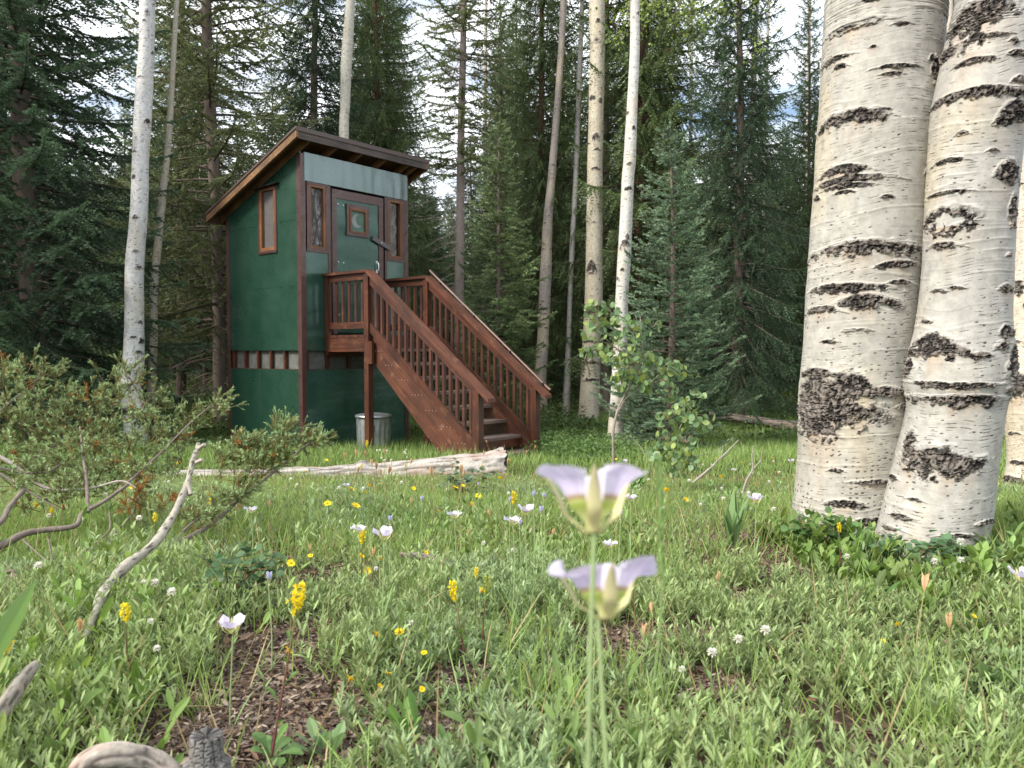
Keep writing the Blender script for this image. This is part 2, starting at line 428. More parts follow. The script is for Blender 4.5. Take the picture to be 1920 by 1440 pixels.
# corner trims
class Each:
    """every added piece becomes an object of its own"""
    def __init__(s): s.L = []
    def build(s, name, m, parent=None, smooth=False):
        return [x.build(name, m, parent) for x in s.L][-1]
def screws(mb, pts, ax, r=.0085):
    for p in pts:
        if isinstance(mb, Each): e_ = MB(); mb.L.append(e_); screws(e_, [p], ax, r); continue
        p = np.array(p, float)
        e = np.zeros(3); e[ax[0]] = ax[1]
        a_, b2 = [i for i in range(3) if i != ax[0]]
        ang = np.arange(6) / 6 * 2 * np.pi
        v = np.tile(p, (6, 1)); v[:, a_] += r * np.cos(ang); v[:, b2] += r * np.sin(ang)
        top = v * .45 + p * .55 + e * .006
        vv = np.vstack([v, top]); a = np.arange(6); b = (a + 1) % 6
        mb.add(vv, np.stack([a, b, b + 6, a + 6], 1))
        mb.add(vv, [[6, 7, 8, 9], [6, 9, 10, 11]])
def corner(x, sx, y=0, top=4.22, z0=-.15, sy=1):
    mb = MB()
    for (a, b) in ((z0, 1.59), (1.57, top)):
        o = .0 if a < 0 else .003
        x0, x1 = sorted((x - sx * (.016 + o), x + sx * .062)); y0, y1 = sorted((y - sy * (.016 + o), y - sy * .011))
        box(mb, (x0, y0 - .004, a), (x1, y1, b))
        x0, x1 = sorted((x - sx * (.0158 + o), x - sx * .0125)); ya, yb = sorted((y - sy * .010, y + sy * .066))
        box(mb, (x0, ya, a), (x1, yb, b))
    o = mb.build('corner_trim', M_brown, S0)
    sm = Each()
    zz = np.arange(.3, top - .1, .42)
    screws(sm, [(x + sx * .03, y - sy * .022, z) for z in zz], (1, -sy)); screws(sm, [(x - sx * .02, y + sy * .035, z + .05) for z in zz], (0, -sx))
    sm.build('screw', M_screw, o)
_e = Each(); screws(_e, EW, (0, -1), r=.0075); _e.build('screw', M_screw, wl)
corner(0, 1); corner(W, -1); corner(0, 1, D, zt(D) - .03, sy=-1); corner(W, -1, D, zt(D) - .03, sy=-1)
# --- framed windows on the front and on the side
def front_window(x0, x1, z0, z1, inner, pane, nm='window', tr=.042, woodw=.035, hood=False):
    """metal trim ring, deep wooden frame, pane set back"""
    mb = MB(); y0, y1 = -.024, -.0135
    box(mb, (x0, y0, z0), (x0 + tr, y1, z1)); box(mb, (x1 - tr, y0, z0), (x1, y1, z1))
    box(mb, (x0 - .006, y0 - .004, z0 - .03), (x1 + .006, y1 - .002, z0 + tr * .5)); box(mb, (x0 + tr, y0, z1 - tr * .6), (x1 - tr, y1, z1))
    w = mb.build(nm, M_brown, S0)
    a0, a1, c0, c1 = x0 + tr, x1 - tr, z0 + tr * .5, z1 - tr * .6
    mb = MB(); t = woodw
    box(mb, (a0, -.020, c0), (a0 + t, .043, c1)); box(mb, (a1 - t, -.020, c0), (a1, .043, c1))
    box(mb, (a0 + t, -.019, c0), (a1 - t, .043, c0 + t)); box(mb, (a0 + t, -.019, c1 - t), (a1 - t, .043, c1))
    mb.build('window_frame', M_pine, w)
    mb = MB(); box(mb, (a0 + t, .028, c0 + t), (a1 - t, .034, c1 - t)); mb.build('pane', pane, w)
    sm = Each(); screws(sm, [(x0 + .02, y0 - .002, z0 + .02), (x1 - .02, y0 - .002, z0 + .02), (x0 + .02, y0, z1 - .03), (x1 - .02, y0, z1 - .03)], (1, -1)); sm.build('screw', M_screw, w)
    return w
front_window(.084, .442, 2.93, 3.855, None, M_plastic)
front_window(1.535, 1.885, 2.93, 3.855, None, M_glass)
# side window
mb = MB(); x0, x1 = -.024, -.017
y0, y1, z0, z1, t = .535, .985, 2.935, 3.875, .03
box(mb, (x0, y0, z0), (x1, y0 + t, z1)); box(mb, (x0, y1 - t, z0), (x1, y1, z1)); box(mb, (x0 - .01, y0 - .002, z0 - .015), (x1, y1 + .002, z0 + .022)); box(mb, (x0, y0 + t, z1 - t), (x1, y1 - t, z1))
w = mb.build('window', M_brown, S0)
mb = MB(); t2 = .05
box(mb, (-.021, y0 + t, z0 + .022), (.05, y0 + t + t2, z1 - t)); box(mb, (-.021, y1 - t - t2, z0 + .022), (.05, y1 - t, z1 - t))
box(mb, (-.0205, y0 + t + t2, z0 + .022), (.05, y1 - t - t2, z0 + .022 + .05)); box(mb, (-.0205, y0 + t + t2, z1 - t - .03), (.05, y1 - t - t2, z1 - t))
mb.build('window_frame', M_pine, w)
mb = MB(); box(mb, (.022, y0 + .07, z0 + .06), (.028, y1 - .07, z1 - .05)); mb.build('screen', M_screen, w)
mb = MB(); beam(mb, (-.055, y0 - .06, z1 + .005), (-.055, y1 + .07, z1 - .018), .09, .012, up=(-.25, 0, 1)); mb.build('window_hood', M_screw, w)
# --- door trim posts between windows and door, dark header
mb = MB()
box(mb, (.442, -.022, 1.76), (.484, -.012, 3.85)); sm = mb.build('door_jamb', M_brown, S0)
mb = MB(); box(mb, (1.492, -.022, 1.76), (1.534, -.012, 3.85)); mb.build('door_jamb', M_brown, S0)
# door
dx0, dx1, dz0, dz1 = .503, 1.452, 1.77, 3.82
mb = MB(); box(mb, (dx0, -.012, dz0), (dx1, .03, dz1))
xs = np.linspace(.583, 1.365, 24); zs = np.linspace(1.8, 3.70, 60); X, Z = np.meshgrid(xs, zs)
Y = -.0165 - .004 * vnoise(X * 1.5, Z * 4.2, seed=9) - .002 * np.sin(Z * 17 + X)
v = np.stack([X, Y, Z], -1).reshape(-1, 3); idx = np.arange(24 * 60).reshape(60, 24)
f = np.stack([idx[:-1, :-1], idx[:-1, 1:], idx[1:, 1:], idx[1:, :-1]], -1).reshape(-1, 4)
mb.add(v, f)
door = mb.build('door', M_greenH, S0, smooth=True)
mb = MB()
box(mb, (dx0, -.032, dz0), (.583, -.014, 3.70)); box(mb, (1.366, -.032, dz0), (dx1, -.014, 3.70)); box(mb, (dx0 - .002, -.035, 3.70), (dx1 + .002, -.014, dz1))
mb.build('door_trim', M_brown, door)
mb = Each()
for p in ((.545, 3.77), (.70, 3.765), (.93, 3.76), (1.15, 3.76), (1.40, 3.765), (.54, 3.52), (.55, 3.2), (.54, 2.75), (.54, 2.3), (1.41, 3.4), (1.41, 2.9), (1.41, 2.4)):
    screws(mb, [(p[0], -.033, p[1])], (1, -1))
mb.build('screw', M_screw, door)
mb = Each()
for p in ((.62, 3.62), (.71, 3.615), (.62, 2.80), (.71, 2.795), (.62, 2.05), (.71, 2.05)):
    screws(mb, [(p[0], -.021, p[1])], (1, -1), r=.012)
mb.build('hinge_bolt', M_bright, door)
# door window with crescent
x0, x1, z0, z1, t = .761, 1.172, 3.197, 3.647, .05
mb = MB(); y0, y1 = -.040, -.0215
box(mb, (x0, y0, z0 + t), (x0 + t, y1, z1 - t)); box(mb, (x1 - t, y0, z0 + t), (x1, y1, z1 - t)); box(mb, (x0 - .006, y0 - .003, z0), (x1 + .004, y1, z0 + t)); box(mb, (x0 - .004, y0 - .003, z1 - t), (x1 + .004, y1, z1))
dw = mb.build('door_window', M_brown, door)
mb = MB(); a0, a1, c0, c1, t2 = x0 + t, x1 - t, z0 + t, z1 - t, .028
box(mb, (a0, -.05, c0), (a0 + t2, -.022, c1)); box(mb, (a1 - t2, -.05, c0), (a1, -.022, c1)); box(mb, (a0 + t2, -.049, c0), (a1 - t2, -.022, c0 + t2 * .7)); box(mb, (a0 + t2, -.052, c1 - t2 * 1.5), (a1 - t2, -.022, c1))
mb.build('window_frame', M_pine, dw)
mb = MB(); box(mb, (a0 + t2, -.0255, c0 + t2 * .7), (a1 - t2, -.0225, c1 - t2 * 1.5)); mb.build('pane', M_greenflat, dw)
mb = MB(); cx, cz, r = .955, 3.42, .098; K = 26
outer = [(cx + r * math.cos(a), cz + r * math.sin(a)) for a in np.linspace(R(62), R(335), K)]
inner = [(cx + .055 + r * .80 * math.cos(a), cz + .018 + r * .80 * math.sin(a)) for a in np.linspace(R(78), R(300), K)]
inner[0] = outer[0]; inner[-1] = outer[-1]
v = [(x, -.0275, z) for x, z in outer] + [(x, -.0275, z) for x, z in inner] + [(x, -.0258, z) for x, z in outer] + [(x, -.0258, z) for x, z in inner]
f = [[i, K + i, K + i + 1, i + 1] for i in range(K - 1)] + [[i, i + 1, 2 * K + i + 1, 2 * K + i] for i in range(K - 1)] + [[K + i + 1, K + i, 3 * K + i, 3 * K + i + 1] for i in range(K - 1)]
mb.add(v, f); mb.build('crescent_moon', M_moon, dw)
# pull handle
mb = MB()
box(mb, (1.315, -.024, 2.835), (1.352, -.018, 2.875)); box(mb, (1.315, -.024, 2.70), (1.352, -.018, 2.74))
tube(mb, [(1.333, -.024, 2.86), (1.333, -.055, 2.845), (1.333, -.062, 2.79), (1.333, -.055, 2.73), (1.333, -.024, 2.715)], .009, 8)
mb.build('handle', M_bright, door, smooth=False)
# turn button latch
mb = MB(); beam(mb, (1.235, -.047, 3.205), (1.575, -.047, 3.085), .022, .07); la = mb.build('turn_latch', M_grey, S0)
mb = MB(); screws(mb, [(1.40, -.058, 3.15)], (1, -1), r=.013); mb.build('latch_screw', M_bright, la)
# --- roof
mb = MB()
ov, yf, yb = .24, -.25, D + .19
def slab(mb, x0, x1, ya, yb_, top0, th):
    poly_prism(mb, [(ya, rz_(ya) - top0 - th), (yb_, rz_(yb_) - top0 - th), (yb_, rz_(yb_) - top0), (ya, rz_(ya) - top0)], x0, x1)
slab(mb, -ov, W + ov, yf, yb, .018, .02)
roof = mb.build('roof', M_soffit, S0)
mb = MB(); slab(mb, -ov - .012, W + ov + .012, yf - .012, yb + .012, 0, .014)
box(mb, (-ov - .0125, yf - .0145, rz_(yf) - .055), (W + ov + .0125, yf - .0122, rz_(yf) + .0))
for x in (-ov - .0145, W + ov + .0125):
    slab(mb, x, x + .002, yf - .012, yb + .012, .0, .035)
mb.build('roof_metal', M_roofm, roof)
mb = MB()
slab(mb, -ov, -ov + .038, yf + .0, yb, .0385, .10); mb.build('gable_board', M_gable, roof)
mb = MB(); slab(mb, W + ov - .038, W + ov, yf, yb, .0385, .10); mb.build('gable_board', M_gable, roof)
mb = MB(); box(mb, (-ov + .039, yf - .001, rz_(yf) - .15), (W + ov - .039, yf + .037, rz_(yf) - .042)); mb.build('fascia_board', M_greywd, roof)
mb = MB(); box(mb, (-ov + .039, yb - .037, rz_(yb) - .15), (W + ov - .039, yb + .001, rz_(yb) - .03)); mb.build('fascia_board', M_soffit, roof)
for x in (-.02, .43, .88, 1.33, 1.78, 1.95):
    mb = MB(); slab(mb, x, x + .038, yf + .038, yb - .038, .0387, .10); mb.build('rafter', M_gable, roof)

# ================================================================== DECK, STAIRS, RAILINGS (parts of the outhouse)
xl, xr = .40, 1.50            # railing lines
yd = -.918                    # front edge of the deck
def post(x, y, z0, z1, parent=None, w=.088, m=None):
    mb = MB(); box(mb, (x - w / 2, y - w / 2, z0), (x + w / 2, y + w / 2, z1)); return mb.build('post', m or M_stain, parent or S0)
mb = MB()
for i in range(6):
    y = yd + .02 + i * .148; box(mb, (xl - .05, y, 1.712), (xr + .05, y + .14, 1.75))
deck = mb.build('deck', M_stain, S0)
mb = MB(); box(mb, (xl + .046, yd - .02, 1.50), (xr - .046, yd + .018, 1.711)); box(mb, (xl - .043, yd + .046, 1.52), (xl - .005, -.05, 1.711)); box(mb, (xr + .005, yd + .046, 1.52), (xr + .043, -.05, 1.711))
box(mb, (xl + .046, -.075, 1.45), (xr - .046, -.035, 1.711)); mb.build('deck_joist', M_stain, deck)
slope = .187 / .25
def cap_z(y): return 2.60 + (y - yd) * .755       # cap top along the stair (y negative outward)
ye = -3.08                    # lower end of stairs
def str_z(y): return 1.80 + (y - yd) * .752
def railing(x, side):
    out = -1 if side < 0 else 1
    # flat deck part
    mb = MB()
    box(mb, (x - .07, yd - .035, 2.575), (x + .07, -.03, 2.612))                    # cap
    r1 = mb.build('deck_railing', M_stain, S0)
    for z0_, z1_ in ((2.485, 2.573), (1.835, 1.925)):
        mb = MB(); box(mb, (x - .019, yd + .046, z0_), (x + .019, -.07, z1_)); mb.build('rail', M_stain, r1)
    post(x, yd, -.25, 2.573, r1)
    post(x, -.058, 1.47, 2.573, r1, .07)
    for i in range(5):
        y = yd + .155 + i * .138
        mb = MB(); box(mb, (x + out * .0195, y - .018, 1.84), (x + out * .055, y + .018, 2.57)); mb.build('baluster', M_stain, r1)
    # sloping part
    mb = MB()
    beam(mb, (x, yd - .02, cap_z(yd) - .005), (x, ye - .02, cap_z(ye) - .02), .14, .038, plumb=True)
    cp = mb.build('stair_railing', M_cap, S0)
    mb = MB()
    beam(mb, (x, yd - .046, cap_z(yd - .046) - .085), (x, -2.84, cap_z(-2.84) - .085), .038, .10, plumb=True); mb.build('top_rail', M_stain, cp)
    mb = MB(); beam(mb, (x, yd - .046, str_z(yd) + .04), (x, -2.83, str_z(-2.83) + .04), .038, .105, plumb=True); mb.build('bottom_rail', M_stain, cp)
    i = 0
    y = yd - .12
    while y > -2.80:
        mb = MB(); box(mb, (x + out * .0195, y - .019, str_z(y) + .01), (x + out * .058, y + .019, cap_z(y) - .045)); mb.build('baluster', M_stain, cp)
        y -= .1135
    post(x, -2.885, -.22, cap_z(-2.885) - .045, cp, .095)
    return cp
rl = railing(xl, 1); rr = railing(xr, 1)
# grab rail on the far railing
mb = MB(); x = xr + .10
tube(mb, [(x, yd + .045, 2.70), (x, yd - .06, cap_z(yd - .06) + .062), (x, ye + .06, cap_z(ye) + .085), (x, ye + .02, cap_z(ye) + .06)], .019, 8)
gr = mb.build('grab_rail', M_stain, rr, smooth=False)
mb = MB()
for y in (-1.1, -1.75, -2.4, -2.95): box(mb, (x - .05, y - .012, cap_z(y) - .01), (x - .005, y + .012, cap_z(y) + .055))
mb.build('rail_bracket', M_screw, rr)
# stringers
for x, nm in ((xl + .045, 0), (xr - .045, 1)):
    mb = MB()
    pts = [(yd - .046, str_z(yd) - .03), (yd - .046, str_z(yd) - .40), (-2.60, -.10), (-2.96, -.16), (-2.96, str_z(-2.96) - .03)]
    v = [(x - .019, y, z) for y, z in pts] + [(x + .019, y, z) for y, z in pts]
    g = [((y * .8 + z * .6), z * .8 - y * .6, x_) for x_, y, z in v]
    mb.add(v, [[4, 3, 2, 1, 0][:5], [5, 6, 7, 8, 9]], None, g)
    mb.add(v, [[i, (i + 1) % 5, 5 + (i + 1) % 5, 5 + i] for i in range(5)], None, g)
    st = mb.build('stringer', M_cap, S0)
    sm = Each(); sx = -1 if nm == 0 else 1
    for k in range(1, 8):
        zz = 1.75 - .187 * k - .035; yy = yd - .25 * (k - 1) - .055
        screws(sm, [(x + sx * .019, yy - j * .06, zz) for j in range(4)], (0, sx), r=.0055)
    sm.build('bolt', M_bright, st)
mb = MB(); box(mb, (xl - .046, yd - .115, 1.36), (xl + .0, yd - .046, 1.66)); mb.build('bracket_block', M_stain, S0)
# treads
for k in range(1, 9):
    z = 1.75 - .187 * k; y1 = yd - .25 * (k - 1) + .0; y0 = y1 - .285
    mb = MB(); box(mb, (xl + .065, y0, z - .038), (xr - .065, y0 + .14, z)); box(mb, (xl + .065, y0 + .146, z - .038), (xr - .065, y1 - .0, z)); tr = mb.build('tread', M_tread, S0)
    if k in (7, 8):
        mb = MB(); box(mb, (xl + .065, y1 - .02, z), (xr - .065, y1 - .001, z + .149)) if False else box(mb, (xl + .065, y0 + .02, z - .15), (xr - .065, y0 + .04, z - .039)); mb.build('riser', M_stain, tr)

# ================================================================== TRASH CAN under the deck
def local(x, y, z):
    th = R(50.5); return (-2.8826 + x * math.cos(th) - y * math.sin(th), 11.0 + x * math.sin(th) + y * math.cos(th), z + .1)
c = local(.70, -.66, 0)
can = thing('trash_can', 'round ribbed galvanised trash can standing under the deck', 'trash can', (c[0], c[1], .11), R(30))
n = 72; prof = [(0.0, 0), (.205, 0), (.208, .02), (.212, .05), (.213, .055), (.222, .22), (.232, .42), (.24, .58), (.246, .60), (.246, .615), (.24, .62)]
mb = MB(); m = len(prof); ang = np.arange(n) / n * 2 * np.pi; V = []
for i, (r, z) in enumerate(prof):
    k = .006 * sstep(.06, .1, np.array(z)) * (1 - sstep(.5, .56, np.array(z)))
    rr_ = r + k * np.sign(np.sin(ang * 18)) * np.abs(np.sin(ang * 18)) ** .4
    V.append(np.stack([rr_ * np.cos(ang), rr_ * np.sin(ang), np.full(n, z)], 1))
# denser rows in the ribbed part
mb.add(np.concatenate(V), np.concatenate([np.stack([i * n + np.arange(n), i * n + (np.arange(n) + 1) % n, (i + 1) * n + (np.arange(n) + 1) % n, (i + 1) * n + np.arange(n)], 1) for i in range(m - 1)]))
mb.build('body', M_steel, can, smooth=False)
mb = MB(); lathe(mb, [(.252, .615), (.256, .60), (.258, .618), (.250, .635), (.2, .648), (.1, .662), (0.001, .668)], 48); mb.build('lid', M_steel, can, smooth=True)
mb = MB(); 
for a in (R(-118), R(62)):
    ca, sa = math.cos(a), math.sin(a); tx, ty = -sa, ca
    P = [(.238, .5, -.045), (.255, .5, -.045), (.262, .44, -.05), (.262, .435, .05), (.255, .5, .045), (.238, .5, .045)]
    mb2 = MB(); tube(mb2, [(r * ca + s_ * tx, r * sa + s_ * ty, z) for r, z, s_ in P], .006, 6); mb2.build('side_handle', M_screw, can)
# ================================================================== GROUND
def axis(lo, hi, fine_lo, fine_hi, step, grow=1.06):
    a = list(np.arange(fine_lo, fine_hi, step)); s = step
    while a[-1] < hi: s *= grow; a.append(a[-1] + s)
    s = step
    while a[0] > lo: s *= grow; a.insert(0, a[0] - s)
    return np.array(a)
gx_ = axis(-500, 500, -3.5, 3.5, .03); gy_ = axis(-60, 900, .2, 6.5, .03, 1.035)
X, Y = np.meshgrid(gx_, gy_)
near = np.exp(-np.clip(Y - 6, 0, None) / 6)
Z = gz(X, Y) + ((fbm(X * 14, Y * 14, seed=31, octv=4) - .5) * .022 + (fbm(X * 60, Y * 60, seed=37, octv=2) - .5) * .006) * near
v = np.stack([X, Y, Z], -1).reshape(-1, 3)
idx = np.arange(X.size).reshape(X.shape)
f = np.stack([idx[:-1, :-1], idx[:-1, 1:], idx[1:, 1:], idx[1:, :-1]], -1).reshape(-1, 4)
mb = MB(); mb.add(v, f)
m, n, l, b = mat('forest soil')
tcx = n.new('ShaderNodeTexCoord')
t1 = N(n, 'ShaderNodeTexNoise', Scale=1.3, Detail=9.0, Roughness=.65); l.new(tcx.outputs['Object'], t1.inputs['Vector'])
t2 = N(n, 'ShaderNodeTexNoise', Scale=55.0, Detail=6.0, Roughness=.75); l.new(tcx.outputs['Object'], t2.inputs['Vector'])
vo = N(n, 'ShaderNodeTexVoronoi', Scale=90.0); l.new(tcx.outputs['Object'], vo.inputs['Vector'])
r1 = ramp(n, [(.30, (.022, .016, .012)), (.45, (.060, .043, .032)), (.62, (.135, .10, .075)), (.78, (.26, .205, .16))]); l.new(t2.outputs[0], r1.inputs[0])
r2 = ramp(n, [(.4, (.75, .7, .66)), (.62, (1.2, 1.12, 1.0))]); l.new(t1.outputs[0], r2.inputs[0])
mm = N(n, 'ShaderNodeMix', data_type='RGBA', blend_type='MULTIPLY'); mm.inputs[0].default_value = 1
l.new(r1.outputs[0], mm.inputs[6]); l.new(r2.outputs[0], mm.inputs[7])
# thin green sward beyond the bare ground
sep = n.new('ShaderNodeSeparateXYZ'); l.new(tcx.outputs['Object'], sep.inputs[0])
mr = N(n, 'ShaderNodeMapRange'); l.new(sep.outputs['Y'], mr.inputs[0]); mr.inputs[1].default_value = 2.5; mr.inputs[2].default_value = 7
t5 = N(n, 'ShaderNodeTexNoise', Scale=3.0, Detail=6.0); l.new(tcx.outputs['Object'], t5.inputs['Vector'])
r5 = ramp(n, [(.38, (0, 0, 0)), (.58, (1, 1, 1))]); l.new(t5.outputs[0], r5.inputs[0])
mu = N(n, 'ShaderNodeMath', operation='MULTIPLY'); l.new(mr.outputs[0], mu.inputs[0]); l.new(r5.outputs[0], mu.inputs[1])
m2 = N(n, 'ShaderNodeMix', data_type='RGBA'); l.new(mu.outputs[0], m2.inputs[0]); l.new(mm.outputs[2], m2.inputs[6])
r6 = ramp(n, [(.3, (.03, .05, .014)), (.7, (.075, .10, .03))]); l.new(t2.outputs[0], r6.inputs[0]); l.new(r6.outputs[0], m2.inputs[7])
l.new(m2.outputs[2], b.inputs['Base Color']); b.inputs['Roughness'].default_value = .95; b.inputs['Specular IOR Level'].default_value = .15
bb = bump(n, l, t2.outputs[0], .9, .02, b)
gnd = mb.build('ground', m, smooth=True); tag(gnd, kind='structure')
# ================================================================== BARK
def col_mat(name, rough, bscale, bstr, spec=.3):
    m, n, l, b = mat(name); a = attr(n, 'Col'); tcx = n.new('ShaderNodeTexCoord')
    t = N(n, 'ShaderNodeTexNoise', Scale=bscale, Detail=8.0, Roughness=.7); l.new(tcx.outputs['Object'], t.inputs['Vector'])
    r = ramp(n, [(.3, (.72, .72, .72)), (.7, (1.18, 1.18, 1.18))]); l.new(t.outputs[0], r.inputs[0])
    mm = N(n, 'ShaderNodeMix', data_type='RGBA', blend_type='MULTIPLY'); mm.inputs[0].default_value = 1
    l.new(a.outputs['Color'], mm.inputs[6]); l.new(r.outputs[0], mm.inputs[7]); l.new(mm.outputs[2], b.inputs['Base Color'])
    b.inputs['Roughness'].default_value = rough; b.inputs['Specular IOR Level'].default_value = spec
    bump(n, l, t.outputs[0], bstr, .01, b)
    return m
M_aspen = col_mat('aspen bark', .6, 26, .12)
M_bark = col_mat('conifer bark', .9, 40, .8, .1)
M_needle = leaf_mat('conifer needles', .18, .5, .3)

def aspen_trunk(parent, ctrl, nth, zs, scars=(), seed=1, fine=1.0, tone=(.60, .55, .465), eyes=0, dark_base=0.0, name='trunk', eyelets=()):
    """ctrl rows (z, x, y, r). scars: (theta, z, half width m, half height m, arch, kind)"""
    ctrl = np.array(sorted(ctrl), float)
    zc = spline(ctrl, 400); o = np.argsort(zc[:, 0]); zc = zc[o]
    cx = np.interp(zs, zc[:, 0], zc[:, 1]); cy = np.interp(zs, zc[:, 0], zc[:, 2]); cr_ = np.interp(zs, zc[:, 0], zc[:, 3])
    th = np.arange(nth) / nth * 2 * np.pi - np.pi
    T, Zz = np.meshgrid(th, zs); Rr = np.tile(cr_[:, None], (1, nth))
    r0 = ctrl[:, 3].mean(); S = T * r0
    ax, ay = np.sin(T) * r0, -np.cos(T) * r0
    so = seed * 3.7
    big = fbm(ax * 5 + so, ay * 5, Zz * 3, seed, 4); med = fbm(ax * 18 + so, ay * 18, Zz * 40, seed + 3, 3)
    rng = random.Random(seed)
    sc_all = list(scars)
    zl, zh = zs[0], zs[-1]
    for i in range(eyes):
        sc_all.append((rng.uniform(-1.5, 1.5), rng.uniform(zl, zh), r0 * rng.uniform(.10, .5), r0 * rng.uniform(.05, .17), .6, 'eye' if rng.random() < .4 else 'dark'))
    mask = np.zeros_like(T); under = np.zeros_like(T); light = np.zeros_like(T); lip = np.zeros_like(T)
    n1 = (fbm(ax * 45 + so, ay * 45, Zz * 45, seed + 5, 3) - .5)
    n0 = (fbm(ax * 13 + so, ay * 13, Zz * 16, seed + 6, 3) - .5)
    for (t0, z0, w, h, arch, kind) in sc_all:
        rows = np.where(np.abs(zs - z0) < h * 4.5 + .02)[0]
        if len(rows) < 2: continue
        a, b = rows[0], rows[-1] + 1
        dx = ((T[a:b] - t0 + np.pi) % (2 * np.pi) - np.pi) * r0 / w
        dz = (Zz[a:b] - z0) / h + arch * dx * dx - arch * .4
        up = np.where(dz > 0, 1.25, .9)                      # flat upper lip, ragged lower edge
        d = np.sqrt(dx * dx + (dz * up) ** 2)
        d = d + n1[a:b] * (1.5 if kind != 'eye' else .5) * np.where(dz < 0, 1.1, .35) + n0[a:b] * .7
        mk = 1 - sstep(.76, 1.0, d)
        if kind == 'eye':
            mk = mk * (1 - .75 * (sstep(.35, .5, d) - sstep(.72, .8, d)))
        if kind == 'ring':
            light[a:b] = np.maximum(light[a:b], 1 - sstep(.35, .55, d)); mk = mk * sstep(.35, .55, d)
        if kind == 'faint': mk = mk * .55
        mask[a:b] = np.maximum(mask[a:b], mk)
        lip[a:b] = np.maximum(lip[a:b], np.exp(-((d - 1.08) / .16) ** 2) * (dz > -.2) * min(1, h / .008))
        under[a:b] = np.maximum(under[a:b], np.exp(-np.abs(dx) * 1.6) * np.exp(-np.clip(-dz - .6, 0, 9) / 1.5) * (dz < -.4) * .8)
    # thin rings
    warp = fbm(ax * 3.2 + so, ay * 3.2, Zz * 2.5, seed + 9, 3) * .10 + 0.02 * np.cos(T * 1 + seed)
    def rings(freq, thr, wd, sd):
        ph = (Zz + warp) * freq; k = np.floor(ph); fr = ph - k - .5
        on = _h(k.astype(np.int64), np.zeros_like(k).astype(np.int64), np.zeros_like(k).astype(np.int64), sd)
        arc = vnoise(T * 1.2 + k * 7.3, k * 1.7, seed=sd + 1)
        return (on > thr) * sstep(.35, .6, arc) * np.exp(-(fr / wd) ** 2), fr
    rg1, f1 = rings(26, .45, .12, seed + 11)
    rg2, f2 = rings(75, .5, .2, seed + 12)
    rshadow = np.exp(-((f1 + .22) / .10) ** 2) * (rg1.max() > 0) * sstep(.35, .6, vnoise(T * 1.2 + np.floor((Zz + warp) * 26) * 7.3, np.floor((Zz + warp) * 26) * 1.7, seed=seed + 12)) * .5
    # lenticel dashes
    def cells(fs, fz, dens, sd, wx, wz):
        u, v_ = (S + n0 * .004) * fs, (Zz + warp) * fz
        iu, iv = np.floor(u), np.floor(v_); I, J = iu.astype(np.int64), iv.astype(np.int64); O = np.zeros_like(I)
        pr = _h(I, J, O, sd); jx = .3 + .4 * _h(I, J, O + 1, sd); jy = .3 + .4 * _h(I, J, O + 2, sd); sz = .4 + .6 * _h(I, J, O + 3, sd)
        clus = vnoise(ax * 9 + so + 5, ay * 9, Zz * 9, seed=sd + 4)
        dd = np.sqrt(((u - iu - jx) / (wx * sz)) ** 2 + ((v_ - iv - jy) / (wz * sz)) ** 2) + n1 * .6
        return (pr < dens * sstep(.3, .6, clus)) * (1 - sstep(.7, 1.0, dd)), dd
    dash, _ = cells(17 / fine, 85 / fine, .62, seed + 21, .46, .13)
    dot, dd = cells(38 / fine, 60 / fine, .20, seed + 22, .3, .22)
    for (za, zb, dn) in eyelets:
        w8 = sstep(za - .03, za + .03, Zz) * (1 - sstep(zb - .03, zb + .03, Zz))
        e, ed = cells(38, 46, dn, seed + 23, .34, .25)
        dot = np.maximum(dot, e * w8)
    # colour
    base = np.array(tone)[None, None] * (0.86 + .28 * big[..., None])
    tan = np.array((.47, .40, .27)); base = base + (tan - base) * (sstep(.50, .72, fbm(ax * 4 + 3 + so, ay * 4, Zz * 2.2, seed + 30, 4))[..., None] * .42)
    base = base * (.93 + .14 * med[..., None])
    base = base * (1 + .10 * (rg1 + .6 * rg2)[..., None]) * (1 - .25 * rshadow[..., None])  # lit ring crests and the shade beneath them, put into the bark colour
    rust = np.array((.34, .20, .09)); uu = under * sstep(.35, .62, fbm(ax * 22 + so, ay * 22, Zz * 9, seed + 31, 3)) * .75
    base = base + (rust - base) * uu[..., None]
    wx = (fbm(ax * 24 + so, ay * 24, Zz * 24, seed + 44, 2) - .5) * 2.2; rid = sstep(.0, .20, np.abs(fbm(ax * 34 + so + wx, ay * 34 + wx, Zz * 46 + wx, seed + 40, 5) - .5) * 2)
    rid2 = fbm(ax * 120 + so, ay * 120, Zz * 70, seed + 41, 3)
    rough = np.clip(rid * .62 + (rid2 - .5) * 1.2 + (n0 + .1) * .9 + (1 - sstep(.0, .12, np.abs(fbm(ax * 50 + so + wx, ay * 50, Zz * 30 + wx, seed + 43, 3) - .5) * 2)) * .35, 0, 1)
    dk = np.array((.018, .015, .013)) + (np.array((.165, .142, .125)) - np.array((.018, .015, .013))) * (sstep(.30, 1.0, rough) ** 1.7)[..., None]
    dk = np.where(light[..., None] > .5, base * .9, dk)
    spot = np.clip(dash * .85 + dot * .9, 0, 1) * (1 - mask)
    colr = base + (np.array((.05, .038, .03)) - base) * spot[..., None]
    colr = colr + (dk - colr) * mask[..., None]
    if dark_base:
        bm = 1 - sstep(zl + dark_base * .5, zl + dark_base, Zz + n0 * dark_base * 1.2)
        colr = colr + (dk - colr) * bm[..., None]; mask = np.maximum(mask, bm)
    disp = .0012 * rg1 * fine + .0004 * rg2 - .0012 * spot + mask * (-.004 + .016 * rough) * min(1, r0 / .15) + lip * .0045 + (big - .5) * r0 * .09
